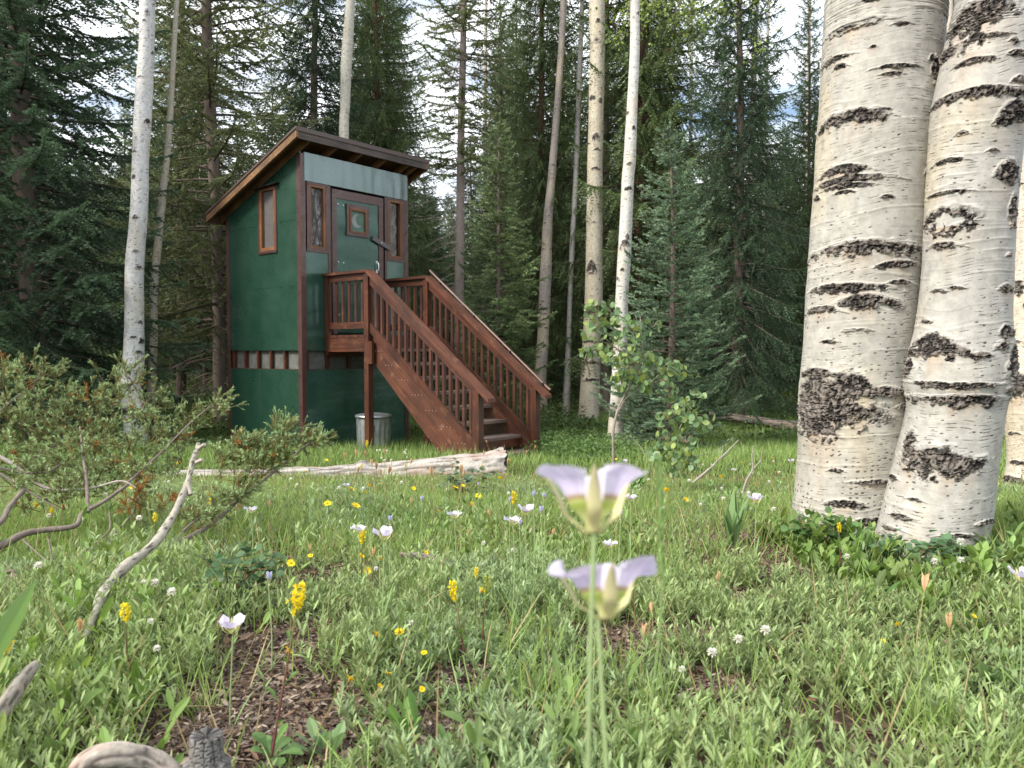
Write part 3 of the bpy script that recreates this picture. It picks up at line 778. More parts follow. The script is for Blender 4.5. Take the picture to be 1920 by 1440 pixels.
    RR = Rr + disp
    V = np.stack([cx[:, None] + np.sin(T) * RR, cy[:, None] - np.cos(T) * RR, Zz], -1).reshape(-1, 3)
    m_ = len(zs); a = np.arange(nth); b = (a + 1) % nth
    F = (np.arange(m_ - 1)[:, None, None] * nth + np.stack([a, b, b + nth, a + nth], 1)[None]).reshape(-1, 4)
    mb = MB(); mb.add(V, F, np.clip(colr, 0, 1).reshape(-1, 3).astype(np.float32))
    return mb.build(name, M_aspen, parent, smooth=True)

def px_ctrl(rows, D, top=None):
    """rows (px_y, px_left, px_right) -> (z, x, y, r) at depth D"""
    out = []
    for (py, l_, r_) in rows:
        p = at((l_ + r_) / 2, py, D); out.append((p.z, p.x, D, (r_ - l_) / 2 / FPX * D * 1.0))
    return out
def px_scars(sc_, rows, D):
    rr = np.array(sorted(rows), float); out = []
    for s_ in sc_:
        cx_, cy_, hw, hh = s_[:4]; kind = s_[4] if len(s_) > 4 else 'dark'; arch = s_[5] if len(s_) > 5 else .5
        l_ = np.interp(cy_, rr[:, 0], rr[:, 1]); r_ = np.interp(cy_, rr[:, 0], rr[:, 2])
        t = math.asin(max(-.97, min(.97, (cx_ - (l_ + r_) / 2) / ((r_ - l_) / 2))))
        t += math.atan2((cx_ - 960), FPX) * -1.0      # turn towards the viewer
        k = D / FPX
        out.append((t, at(cx_, cy_, D - .15).z, hw * k * (1 + .35 * abs(math.sin(t))), hh * k * (.86 if hh > 4 else 1), arch, kind))
    return out
# --- the two big aspens in front
rowsA = [(-60, 1560, 1768), (0, 1555, 1762), (150, 1546, 1754), (300, 1536, 1745), (500, 1523, 1730), (700, 1508, 1707), (850, 1500, 1697), (950, 1490, 1687), (1010, 1478, 1690), (1060, 1455, 1702), (1110, 1425, 1715)]
DA = 3.36
scA = [(1601, 47, 46, 11, 'eye', .1), (1640, 5, 20, 6), (1572, 98, 30, 6), (1584, 117, 12, 7), (1679, 137, 34, 4), (1668, 150, 18, 3), (1640, 97, 6, 4), (1599, 220, 56, 17), (1585, 318, 34, 10), (1595, 337, 54, 8), (1590, 349, 36, 5),
       (1543, 360, 7, 6), (1588, 360, 13, 3), (1661, 375, 10, 4), (1620, 468, 86, 17), (1686, 500, 36, 9), (1583, 541, 62, 11), (1629, 568, 48, 16), (1546, 580, 30, 10), (1740, 140, 10, 26), (1728, 330, 8, 12), (1735, 120, 6, 8), (1682, 532, 20, 4), (1725, 538, 9, 9),
       (1552, 745, 64, 66, 'dark', .1), (1600, 722, 30, 26), (1655, 735, 62, 13), (1598, 775, 46, 22, 'faint'), (1530, 800, 36, 34), (1630, 775, 40, 16, 'faint'), (1640, 899, 50, 6), (1584, 940, 28, 9), (1665, 935, 24, 6), (1635, 972, 40, 9), (1540, 700, 36, 12), (1690, 760, 26, 8, 'faint'), (1500, 1000, 16, 40), (1545, 1020, 40, 8), (1570, 880, 12, 4), (1660, 215, 10, 3), (1690, 60, 16, 3), (1610, 620, 22, 4, 'faint'), (1560, 640, 14, 4)]
zsA = np.concatenate([np.linspace(at(1580, 1105, DA).z, at(1580, -40, DA).z, 1350), np.linspace(at(1580, -40, DA).z + .03, 9.0, 90)])
tA = thing('aspen_tree', 'broad pale aspen trunk in front, a wide patch of black cracked bark near its foot', 'tree', (0, 0, 0), 0, 'aspens in the clearing')
cA = px_ctrl(rowsA, DA); topz = cA[0]
cA = [(topz[0] + 3, topz[1] + .10, DA, topz[3] * .9), (9.1, topz[1] + .1, DA, .12)] + cA
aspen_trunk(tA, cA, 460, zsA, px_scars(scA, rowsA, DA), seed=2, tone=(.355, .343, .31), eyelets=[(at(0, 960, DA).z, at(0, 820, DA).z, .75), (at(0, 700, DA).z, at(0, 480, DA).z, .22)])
rowsB = [(-60, 1806, 1962), (0, 1800, 1955), (100, 1776, 1935), (200, 1755, 1920), (300, 1748, 1904), (400, 1741, 1895), (500, 1737, 1889), (600, 1727, 1885), (670, 1712, 1889), (720, 1704, 1886), (765, 1707, 1874), (850, 1688, 1862), (950, 1663, 1850), (1010, 1646, 1838), (1060, 1630, 1835), (1110, 1620, 1832)]
DB = 3.08
scB = [(1845, 15, 46, 50, 'dark', .05), (1790, 70, 30, 15, 'dark', -.2), (1850, 64, 45, 5), (1898, 78, 9, 8), (1837, 108, 28, 7), (1904, 102, 19, 8), (1904, 152, 14, 10), (1835, 172, 88, 13), (1897, 213, 28, 24), (1811, 245, 10, 7, 'eye'), (1785, 293, 24, 6), (1859, 282, 10, 5), (1883, 322, 28, 24),
       (1778, 354, 36, 4), (1780, 407, 40, 34, 'ring', .0), (1773, 455, 27, 9), (1888, 396, 12, 38), (1881, 477, 7, 6), (1876, 540, 18, 9), (1765, 542, 14, 5), (1795, 538, 12, 4), (1876, 622, 17, 14), (1886, 690, 22, 60), (1870, 650, 16, 12), (1754, 650, 44, 26), (1834, 666, 20, 8),
       (1795, 721, 80, 8, 'dark', -.25), (1790, 750, 76, 14, 'dark', -.15), (1735, 862, 46, 36, 'dark', -.2), (1790, 868, 42, 26, 'dark', -.3), (1712, 830, 14, 24), (1835, 978, 22, 6), (1680, 908, 16, 6), (1690, 975, 20, 6), (1675, 1000, 18, 5), (1790, 1000, 30, 5), (1715, 940, 12, 4), (1716, 688, 12, 20, 'dark', 0), (1745, 600, 10, 4)]
zsB = np.concatenate([np.linspace(at(1780, 1105, DB).z, at(1780, -40, DB).z, 1300), np.linspace(at(1780, -40, DB).z + .03, 8.5, 80)])
tB = thing('aspen_tree', 'leaning aspen trunk with a horseshoe scar, just right of the broad front trunk', 'tree', (0, 0, 0), 0, 'aspens in the clearing')
cB = px_ctrl(rowsB, DB); topz = cB[0]
cB = [(topz[0] + 3, topz[1] + .35, DB, topz[3] * .9), (8.6, topz[1] + .5, DB, .10)] + cB
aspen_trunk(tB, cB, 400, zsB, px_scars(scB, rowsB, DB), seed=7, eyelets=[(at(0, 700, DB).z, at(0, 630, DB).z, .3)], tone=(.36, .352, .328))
# --- the other aspens
def aspen(label, rows, D, seed, eyes=10, scars=(), nth=56, dz=.012, tone=(.64, .61, .55), dark_base=0, up=3.0, group='aspens in the clearing', fine=2.0):
    t = thing('aspen_tree', label, 'tree', (0, 0, 0), 0, group)
    c_ = px_ctrl(rows, D); zt_ = c_[0]
    z0 = G(c_[-1][1], D) - .12
    c_.append((z0, c_[-1][1], D, c_[-1][3] * 1.25))
    c_ = [(zt_[0] + up, zt_[1] + (c_[0][1] - c_[1][1]) * 1.5, D, zt_[3] * .7)] + c_
    zs_ = np.concatenate([np.arange(z0, zt_[0], dz), np.arange(zt_[0], zt_[0] + up, .15)])
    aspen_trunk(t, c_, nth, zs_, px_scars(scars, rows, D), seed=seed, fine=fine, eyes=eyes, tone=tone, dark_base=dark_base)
    return t
aspen('slender white aspen with a curved foot, rising above the juniper at left', [(-40, 265, 293), (0, 263, 290), (90, 261, 288), (200, 253, 284), (300, 249, 278), (400, 245, 276), (500, 236, 269), (600, 235, 269), (680, 231, 269), (720, 222, 262), (780, 232, 276), (825, 232, 278)], 11.3, 11, 22,
      [(276, 20, 5, 10, 'eye'), (285, 92, 4, 5), (276, 224, 6, 6), (252, 330, 5, 6), (254, 406, 6, 6), (255, 470, 6, 3), (260, 500, 7, 5, 'eye'), (262, 604, 4, 6), (265, 640, 6, 6), (250, 632, 6, 3), (258, 660, 6, 4), (268, 790, 14, 26), (246, 772, 22, 10)], nth=72, tone=(.53, .53, .525))
aspen('thin greyish aspen stem standing between the white curved aspen and the outhouse', [(-40, 330, 338), (240, 312, 323), (350, 300, 313), (450, 290, 304), (540, 282, 296), (640, 281, 295), (740, 276, 292)], 12.9, 12, 6, tone=(.40, .37, .30))
aspen('pale aspen trunk rising straight above the outhouse roof', [(-40, 650, 668), (0, 649, 666), (110, 640, 660), (200, 638, 656), (260, 636, 654), (600, 632, 655), (740, 628, 656)], 15.5, 13, 14, tone=(.52, .50, .43))
aspen('stout cream aspen with black branch scars, in front of the biggest spruce', [(-40, 1107, 1134), (0, 1105, 1134), (100, 1106, 1134), (200, 1104, 1132), (330, 1101, 1130), (450, 1099, 1130), (560, 1096, 1130), (680, 1091, 1126), (770, 1085, 1124)], 16.0, 14, 16,
      [(1121, 38, 5, 6), (1119, 75, 8, 7, 'eye'), (1110, 182, 7, 7), (1126, 186, 5, 6), (1118, 256, 9, 10), (1120, 280, 9, 3), (1117, 316, 12, 3), (1108, 500, 9, 16), (1105, 585, 12, 4), (1104, 640, 14, 3), (1110, 680, 14, 3), (1112, 712, 16, 3)], nth=72, tone=(.47, .43, .34))
aspen('shaded aspen hidden close behind the stout cream aspen', [(-40, 1130, 1142), (300, 1128, 1142), (560, 1124, 1142), (760, 1120, 1145)], 17.3, 15, 6, tone=(.33, .28, .22))
aspen('wavy white aspen rising behind the leafy sapling', [(-40, 1182, 1200), (0, 1182, 1199), (100, 1181, 1199), (200, 1175, 1195), (300, 1169, 1192), (330, 1166, 1189), (400, 1163, 1186), (480, 1158, 1183), (560, 1154, 1178), (660, 1150, 1176), (740, 1145, 1172), (800, 1140, 1168)], 12.6, 16, 18,
      [(1196, 20, 4, 4), (1176, 207, 6, 4), (1188, 237, 4, 4), (1180, 305, 6, 5), (1180, 352, 9, 5), (1172, 455, 10, 10), (1176, 443, 4, 8), (1167, 505, 4, 5), (1158, 520, 4, 4)], nth=72, tone=(.56, .545, .51))
aspen('scaly grey aspen seen just past the lower end of the stair railing', [(-40, 1052, 1064), (100, 1046, 1058), (300, 1030, 1044), (420, 1018, 1036), (520, 1012, 1034), (620, 1008, 1030), (720, 1000, 1024), (750, 998, 1026)], 16.3, 17, 60, tone=(.26, .23, .21))
aspen('very thin white aspen between the scaly grey aspen and the stout cream one', [(-40, 1090, 1098), (300, 1076, 1086), (500, 1066, 1076), (620, 1062, 1072), (760, 1054, 1070)], 16.6, 18, 10, tone=(.44, .42, .39))
aspen('far pale aspen between the dark spruces right of the young blue spruce', [(-40, 1415, 1424), (300, 1404, 1414), (520, 1392, 1404), (640, 1389, 1402), (750, 1386, 1402)], 16.6, 19, 10, tone=(.45, .42, .36))
aspen('thinnest far aspen stem at right, a thread of white in the dark woods', [(-40, 1440, 1445), (520, 1427, 1432), (740, 1424, 1431)], 17, 20, 4, tone=(.5, .48, .42))
aspen('curving aspen at the right edge, behind the leaning trunk', [(-40, 1925, 1998), (120, 1918, 1990), (300, 1912, 1985), (450, 1905, 1980), (560, 1896, 1972), (640, 1890, 1966), (705, 1880, 1962), (760, 1884, 1960), (850, 1892, 1958), (900, 1888, 1962)], 6.6, 21, 8,
      [(1900, 535, 30, 20), (1902, 725, 34, 32), (1905, 815, 12, 5), (1910, 870, 16, 6), (1900, 905, 26, 12), (1905, 640, 16, 4)], nth=150, dz=.005, tone=(.50, .45, .38), dark_base=.12, fine=1.3)
for i, (px, D, w, label) in enumerate([(38, 30, 9, 'far white aspen glimpsed at far left between dark spruce boughs'), (905, 24, 8, 'far pale aspen between the bare-trunked conifer and the spruce with heavy boughs'), (1012, 28, 7, 'far thin aspen in the woods right of the young spruce by the stairs'), (1510, 26, 9, 'far pale aspen beside the broad front trunk, under the right-hand spruce'),
                                       (1772, 12, 14, 'slim pink-grey stem in the gap between the two big front trunks'), (1290, 30, 8, 'far aspen stem lost in the woods behind the young blue spruce')]):
    aspen(label, [(-40, px + 4, px + 4 + w * .7), (400, px, px + w), (740, px - 3, px + w)], D, 40 + i, 5, tone=(.42, .38, .33), nth=20, dz=.05)

# ================================================================== CONIFERS
def conifer(root, h, rad, seed, start=.05, nb=170, droop=.35, hue=(.035, .075, .032), dens=1.0, trunk_r=.12, dead=0, upturn=.25, nl=.036, shape=.85, bark=(.16, .13, .11), fill=1.0, hang=.35, wd=.24, tipc=(.10, .17, .07)):
    rg = np.random.default_rng(seed)
    tm = MB()
    lean = rg.normal(0, .01, 2)
    zz = np.linspace(-.3, h, 14); px_ = lean[0] * zz + .04 * np.sin(zz * .7 + seed); py_ = lean[1] * zz + .03 * np.cos(zz * .9)
    tube(tm, np.stack([px_, py_, zz], 1), trunk_r * np.clip(1 - zz / h, .02, 1.05) ** .85 + .008, 10, bark, wob=.2, seed=seed)
    P, Dr, Sh, Sc = [], [], [], []
    def tr(z): return np.array([np.interp(z, zz, px_), np.interp(z, zz, py_), z])
    if dead:
        for i in range(dead):
            z = rg.uniform(.03, max(start, .1) + .15) * h; a = rg.uniform(0, 6.283); L = rg.uniform(.3, 1.0) * min(1.3, rad)
            d = np.array([math.cos(a), math.sin(a), rg.uniform(-.5, .15)]); side = np.array([-d[1], d[0], 0])
            p0 = tr(z); pts = [p0, p0 + d * L * .5 + side * rg.uniform(-.1, .1), p0 + d * L + np.array([0, 0, -.1 * L])]
            tube(tm, pts, [.009, .006, .002], 3, np.array(bark) * rg.uniform(.8, 1.5), cap=False)
            for k in range(4):
                q = p0 + d * L * rg.uniform(.3, 1); e = d * .3 + side * rg.choice([-1, 1]) * .7 + np.array([0, 0, rg.uniform(-.6, .2)])
                tube(tm, [q, q + e * L * rg.uniform(.15, .4)], [.004, .0015], 3, np.array(bark) * rg.uniform(.9, 1.6), cap=False)
    for i in range(nb):
        f = (i + rg.uniform(0, 1)) / nb; f = start + (1 - start) * f ** 1.05
        z = f * h
        if z > h - .12: continue
        L = rad * (1 - f) ** shape * rg.uniform(.62, 1.12) + .10
        if start > .2 and f < start + .12: L *= rg.uniform(.4, 1.0)
        if f < .12 and start < .1: L *= rg.uniform(.75, 1.05)
        a = i * 2.39996 + rg.uniform(-.5, .5)
        o = np.array([math.cos(a), math.sin(a), 0]); side = np.array([-o[1], o[0], 0])
        t = np.linspace(0, 1, 8)
        dr = droop * (1 - f * .9) + rg.uniform(-.08, .08); rise = .25 * f + rg.uniform(-.05, .12)
        bz = rise * t - dr * t ** 1.7 * 1.4 + upturn * t ** 3.5
        wob = rg.uniform(-.12, .12) * t ** 2
        bp = tr(z)[None] + o[None] * (t * L)[:, None] + side[None] * (wob * L)[:, None] + np.array([0, 0, 1])[None] * (bz * L)[:, None]
        tube(tm, bp, np.linspace(max(.006, .014 * L), .003, 8), 3, np.array(bark) * .9, cap=False)
        nt = max(5, int(L * 17 * fill)); ts = rg.uniform(.10 if L > .6 else .0, 1, nt)
        bt = np.gradient(bp, axis=0); bt /= np.linalg.norm(bt, axis=1, keepdims=True)
        shade = rg.uniform(.75, 1.25)
        for tj in ts:
            base = np.array([np.interp(tj, t, bp[:, k]) for k in range(3)]); tg = np.array([np.interp(tj, t, bt[:, k]) for k in range(3)])
            sgn = rg.choice([-1, 1]); ang = rg.uniform(.5, 1.15)
            d = tg * math.cos(ang) + side * sgn * math.sin(ang) + np.array([0, 0, -hang * rg.uniform(.2, 1.3) + .05])
            d /= np.linalg.norm(d)
            lt = (.36 * L * (1 - tj) ** .8 + .10) * rg.uniform(.6, 1.15); lt = min(lt, .75)
            m_ = max(3, int(lt / (.034 / dens)))
            u = (np.arange(m_) + .5) / m_
            P.append(base[None] + d[None] * (u * lt)[:, None] + np.array([0, 0, -1])[None] * (hang * .5 * lt * u ** 2)[:, None])
            Dr.append(np.tile(d, (m_, 1))); Sh.append(shade * (.85 + .3 * tj) * np.ones(m_)); Sc.append(u * tj)
        m_ = max(4, int(L / .04)); u = np.linspace(.25, 1, m_)
        P.append(np.stack([np.interp(u, t, bp[:, k]) for k in range(3)], 1)); Dr.append(np.tile(o, (m_, 1))); Sh.append(np.full(m_, shade)); Sc.append(u)
    # leader
    m_ = 26; u = np.linspace(h - .5, h + .12, m_); P.append(np.stack([np.full(m_, px_[-1]), np.full(m_, py_[-1]), u], 1)); Dr.append(np.tile([0, 0, 1.0], (m_, 1))); Sh.append(np.ones(m_)); Sc.append(np.ones(m_))
    P = np.concatenate(P); Dr = np.concatenate(Dr); Sh = np.concatenate(Sh); Sc = np.concatenate(Sc)
    K = 5; n = len(P)
    Pk = np.repeat(P, K, 0) + rg.normal(0, .006, (n * K, 3)); Dk = np.repeat(Dr, K, 0)
    rv = rg.normal(0, 1, (n * K, 3)); pe = rv - Dk * (rv * Dk).sum(1, keepdims=True); pe /= np.linalg.norm(pe, axis=1, keepdims=True)
    pe[:, 2] = np.abs(pe[:, 2]) * .6 + pe[:, 2] * .4
    q = np.cross(Dk, pe)
    ll = nl * rg.uniform(.7, 1.3, (n * K, 1)); ww = nl * wd
    tip = Pk + Dk * ll * .75 + pe * ll * .75
    b0 = Pk - q * ww - Dk * ll * .2; b1 = Pk + q * ww
    V = np.stack([b0, b1, tip], 1).reshape(-1, 3)
    F = np.arange(len(V)).reshape(-1, 3)
    clump = fbm(P[:, 0] * 2.5 + seed, P[:, 1] * 2.5, P[:, 2] * 2.5, seed, 2)
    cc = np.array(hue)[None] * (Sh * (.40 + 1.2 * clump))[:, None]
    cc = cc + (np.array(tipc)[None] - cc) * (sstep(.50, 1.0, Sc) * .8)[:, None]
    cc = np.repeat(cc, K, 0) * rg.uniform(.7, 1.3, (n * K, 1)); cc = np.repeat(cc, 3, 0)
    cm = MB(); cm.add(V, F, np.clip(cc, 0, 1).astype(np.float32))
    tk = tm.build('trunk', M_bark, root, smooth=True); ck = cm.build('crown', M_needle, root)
    return root
SPR = {}
def proto(key, **k): SPR[key] = k
GN = (.160, .215, .098); BL = (.125, .190, .115); DK = (.080, .128, .075); OL = (.190, .220, .105)
proto('darkfull', h=15, rad=3.0, seed=101, nb=360, droop=.34, hue=DK, fill=1.15, trunk_r=.2, tipc=(.13, .21, .12), nl=.050, dens=.75, shape=.62, hang=.45)
proto('thin', h=19, rad=2.5, seed=102, start=.10, nb=300, droop=.26, hue=OL, fill=.95, trunk_r=.125, dead=150, hang=.5, tipc=(.25, .30, .15), nl=.050, dens=.7, shape=.62)
proto('tallsparse', h=19, rad=1.8, seed=103, start=.30, nb=260, droop=.3, hue=OL, fill=1.0, trunk_r=.115, dead=170, bark=(.24, .20, .18), nl=.052, dens=.7, shape=.6)
proto('young', h=4.6, rad=1.15, seed=104, start=.03, nb=150, droop=.14, hue=BL, fill=1.3, trunk_r=.05, hang=.1, nl=.038, tipc=(.20, .29, .17), upturn=.3)
proto('heavy', h=18, rad=3.5, seed=105, start=.12, nb=400, droop=.46, hue=GN, fill=1.1, trunk_r=.24, dead=70, hang=.9, bark=(.16, .09, .07), tipc=(.22, .30, .15), nl=.055, dens=.7, shape=.6)
proto('heavydark', h=16, rad=3.2, seed=106, start=.08, nb=330, droop=.48, hue=DK, fill=1.05, trunk_r=.2, dead=70, hang=.8, nl=.055, dens=.7, shape=.6)
proto('mid', h=18, rad=2.6, seed=107, start=.10, nb=330, droop=.34, hue=GN, fill=1.0, trunk_r=.16, dead=130, hang=.6, nl=.055, dens=.7, shape=.62)
proto('youngB', h=5.2, rad=1.15, seed=108, start=.03, nb=190, droop=.2, hue=GN, fill=1.2, trunk_r=.055, hang=.25, tipc=(.12, .19, .08), nl=.040)
made = {}
def tree(key, label, px, D, topy=None, scale=None, rot=0, group='spruces around the clearing', name='spruce_tree', sx=1.0):
    p = at(px, 660, D); z0 = G(p.x, D) - .05
    k = SPR[key]
    if scale is None: scale = (at(px, topy, D).z - z0) / k['h']
    if key not in made:
        t = thing(name, label, 'tree', (p.x, D, z0), rot, group); conifer(t, **k); made[key] = t
    else:
        t = copy_tree(made[key]); t.location = (p.x, D, z0); t.rotation_euler = (0, 0, rot); t['label'] = label; t['group'] = group; t.name = name
    t.scale = (scale * sx, scale * sx, scale)
    return t
tree('darkfull', 'huge dark blue-green spruce filling the left edge, boughs down to the juniper', 62, 11.8, scale=.9, rot=.4)
tree('thin', 'open-boughed spruce whose grey trunk stands against the left edge of the outhouse', 416, 15.2, scale=1.0, rot=2.0)
tree('mid', 'spruce behind the thin greyish aspen, with a bare lower trunk', 338, 19.5, scale=.8, rot=1.0)
tree('mid', 'dark spruce directly behind the curved white aspen', 236, 20.5, topy=190, rot=3.0)
tree('heavydark', 'dense spruce behind the outhouse, left of the aspen above its roof', 592, 17.5, scale=.85, rot=.5, sx=.75)
tree('heavy', 'dense dark spruce behind the outhouse, right of the aspen above its roof', 712, 19.5, scale=.8, rot=2.6, sx=.68)
tree('tallsparse', 'tall conifer with a bare pinkish trunk right of the outhouse', 857, 15.8, scale=.85, rot=1.2, name='pine_tree')
tree('youngB', 'young spruce with a slim pointed top standing beyond the stair railing', 925, 13.2, topy=225, rot=.3, sx=.95)
tree('heavy', 'spruce with heavy drooping boughs just left of the stout cream aspen', 1010, 17.5, scale=.7, rot=4.0, sx=.7)
tree('heavy', 'biggest spruce, its dark red trunk between the cream and the wavy white aspens', 1206, 17.0, scale=.9, rot=1.7, sx=.85)
tree('young', 'young blue-green spruce with a bare leader behind the leafy sapling', 1258, 11.6, topy=232, rot=2.2)
tree('heavydark', 'broad dark spruce right of the young blue spruce, drooping low over the grass', 1385, 15.5, scale=.72, rot=3.3, sx=.8)
tree('mid', 'narrow spruce with a pointed top beside the broad front trunk', 1516, 20.0, topy=-30, rot=5.1, sx=.8)
tree('thin', 'spruce glimpsed through the gap between the two big front trunks', 1778, 16, scale=.9, rot=2)
tree('heavydark', 'dark spruce behind the curving aspen at the right edge', 1905, 15, scale=.85, rot=1.0)
tree('youngB', 'low bushy spruce beyond the foot of the scaly grey aspen', 1065, 21, topy=560, rot=2.0, sx=1.5)
tree('young', 'small spruce in the shade at the foot of the leafy sapling', 1215, 13.0, topy=640, rot=4.0, sx=1.7)
tree('darkfull', 'dark spruce behind the huge left-edge spruce', -80, 15, scale=1.0, rot=3)
tree('mid', 'spruce standing between the bare-trunked conifer and the outhouse', 790, 21, topy=330, rot=2.3)
tree('mid', 'spruce behind the young spruce by the stairs, rising to the picture top', 948, 20, topy=-60, rot=4.3, sx=.75)
far_rng = random.Random(77)
keys = ['mid', 'thin', 'heavydark', 'tallsparse', 'heavy', 'mid', 'thin', 'darkfull']
k_ = 0
for D, step, hmin, hmax in ((24, 110, 6.0, 12), (29, 92, 7, 14.0), (36, 76, 8.0, 15.0), (46, 58, 9.0, 15.5), (60, 46, 10, 16)):
    px = -320 + far_rng.uniform(0, 60)
    while px < 2240:
        hh = far_rng.uniform(hmin, hmax)
        if 120 < px < 265: hh = min(hh, .25 * D + 1.2)
        if 775 < px < 860: hh = min(hh, .20 * D + 1.2)
        if 1455 < px < 1505: hh = min(hh, .30 * D + 1.2)
        ky = keys[k_ % len(keys)]; k_ += 1
        tree(ky, 'dark conifer crowded among the others deep in the woods', px, D + far_rng.uniform(-2, 2), scale=hh / SPR[ky]['h'], rot=far_rng.uniform(0, 6), group='conifers deep in the woods behind the clearing', sx=far_rng.uniform(.9, 1.25))
        px += step * far_rng.uniform(.7, 1.35)
# ================================================================== SMALL PLANTS, vectorised
RG = np.random.default_rng(2024)
def unit(v): return v / (np.linalg.norm(v, axis=-1, keepdims=True) + 1e-9)
PROF_LANCE = [(0, .12), (.3, .9), (.62, 1.0), (.85, .55), (1, .03)]
PROF_OVAL = [(0, .15), (.22, .85), (.5, 1.0), (.8, .78), (1, .08)]
PROF_GRASS = [(0, .8), (.4, 1.0), (.75, .7), (1, .02)]
PROF_LO = [(0, .3), (.45, 1.0), (1, .05)]
PROF_SPOON = [(0, .16), (.3, .3), (.6, .95), (.82, 1.0), (1, .12)]
PROF_ROUND = [(0, .2), (.16, .8), (.45, 1.05), (.75, .85), (.92, .45), (1, .1)]
def leaves(mb, P, Dv, length, width, color, bend=.5, prof=PROF_LANCE, fold=.25, twist=None):
    """P (n,3) bases, Dv (n,3) directions, bend: droop towards the ground over the length"""
    n = len(P)
    if n == 0: return
    Dv = unit(Dv); length = np.broadcast_to(length, (n,)); width = np.broadcast_to(width, (n,)); bend = np.broadcast_to(bend, (n,))
    up = np.array([0, 0, 1.0]); side = np.cross(Dv, up + RG.normal(0, .01, (n, 3))); side = unit(side)
    if twist is not None:
        nn = np.cross(side, Dv); side = unit(side * np.cos(twist)[:, None] + nn * np.sin(twist)[:, None])
    nrm = unit(np.cross(side, Dv))
    L = len(prof); rows = []
    W3 = fold is not None
    for (t, w) in prof:
        c = P + Dv * (t * length)[:, None] - (up + .0 * nrm) * (bend * length * t * t)[:, None]
        e = side * (w * width * .5)[:, None]
        if W3: rows += [c - e + nrm * (fold * w * width * .5)[:, None], c, c + e + nrm * (fold * w * width * .5)[:, None]]
        else: rows += [c - e, c + e]
    k = 3 if W3 else 2
    V = np.stack(rows, 1).reshape(-1, 3)
    q = []
    for i in range(L - 1):
        for j in range(k - 1): q.append([i * k + j, i * k + j + 1, (i + 1) * k + j + 1, (i + 1) * k + j])
    F = (np.arange(n)[:, None, None] * (L * k) + np.array(q)[None]).reshape(-1, 4)
    color = np.broadcast_to(np.asarray(color, float), (n, 3))
    mb.add(V, F, np.repeat(color, L * k, 0).astype(np.float32))
def wedge(n, y0, y1, power=1.0, k=.74, pad=1.5):
    n = int(n * (k * (y0 + y1) / 2 + pad) / (k * (y0 + y1) / 2 + .35)) if y1 < 10 else int(n * 1.12)
    u = RG.uniform(0, 1, n)
    y = (y0 ** (power + 1) + u * (y1 ** (power + 1) - y0 ** (power + 1))) ** (1 / (power + 1))
    x = RG.uniform(-1, 1, n) * (k * y + pad)
    return x, y
bare_px = [(510, 1225, .15), (480, 1320, .17), (420, 1400, .15), (560, 1400, .12), (600, 1185, .07), (1360, 1010, .22), (1470, 1060, .30), (1400, 1130, .10), (1830, 1090, .16), (1290, 1200, .08), (860, 1280, .06), (830, 1395, .07), (1180, 1215, .11), (1350, 1300, .06), (790, 862, .5), (880, 858, .4)]
bares = []
for a, b, r in bare_px:
    p = ground_hit(a, b); bares.append((p.x, p.y, r))
def cover(x, y, sd=50, sc_=1.6, lo=.36, hi=.56):
    """0 on bare patches, 1 in dense cover"""
    c_ = sstep(lo, hi, fbm(x * sc_ + 3, y * sc_ + 7, seed=sd, octv=4))
    for bx, by, r in bares:
        d = np.sqrt((x - bx) ** 2 + ((y - by) * .8) ** 2) / r + (vnoise(x * 9, y * 9, seed=4) - .5) * .7
        c_ = c_ * (.04 + .96 * sstep(.8, 1.25, d))
    return c_
def solid(x, y):
    """inside trunks, the log, the outhouse or the can"""
    bad = (np.hypot(x - cA[-1][1], y - DA) < .27) | (np.hypot(x - cB[-1][1], y - DB) < .24)
    th = R(50.5); dx, dy = x + 2.8826, y - 11.0
    lx, ly = dx * math.cos(th) + dy * math.sin(th), -dx * math.sin(th) + dy * math.cos(th)
    bad |= (lx > -.02) & (lx < 1.97) & (ly > -.02) & (ly < 1.85)
    bad |= (lx > .4) & (lx < 1.5) & (ly > -3.0) & (ly < -2.0)
    return bad
M_leaf = leaf_mat('meadow leaves', .32, .5, .3)
M_dry = leaf_mat('dry leaves', .15, .8, .15)
def tint(n, base, var=.22, yel=.25):
    base = np.array(base); k = RG.uniform(1 - var, 1 + var, (n, 1)); c_ = base[None] * k
    y = RG.uniform(0, 1, (n, 1)) ** 3 * yel
    return c_ * (1 - y) + np.array((.28, .24, .10)) * y
C_SILV = (.250, .340, .175); C_GRASS = (.215, .325, .095); C_MID = (.165, .265, .085); C_DEEP = (.15, .245, .075)

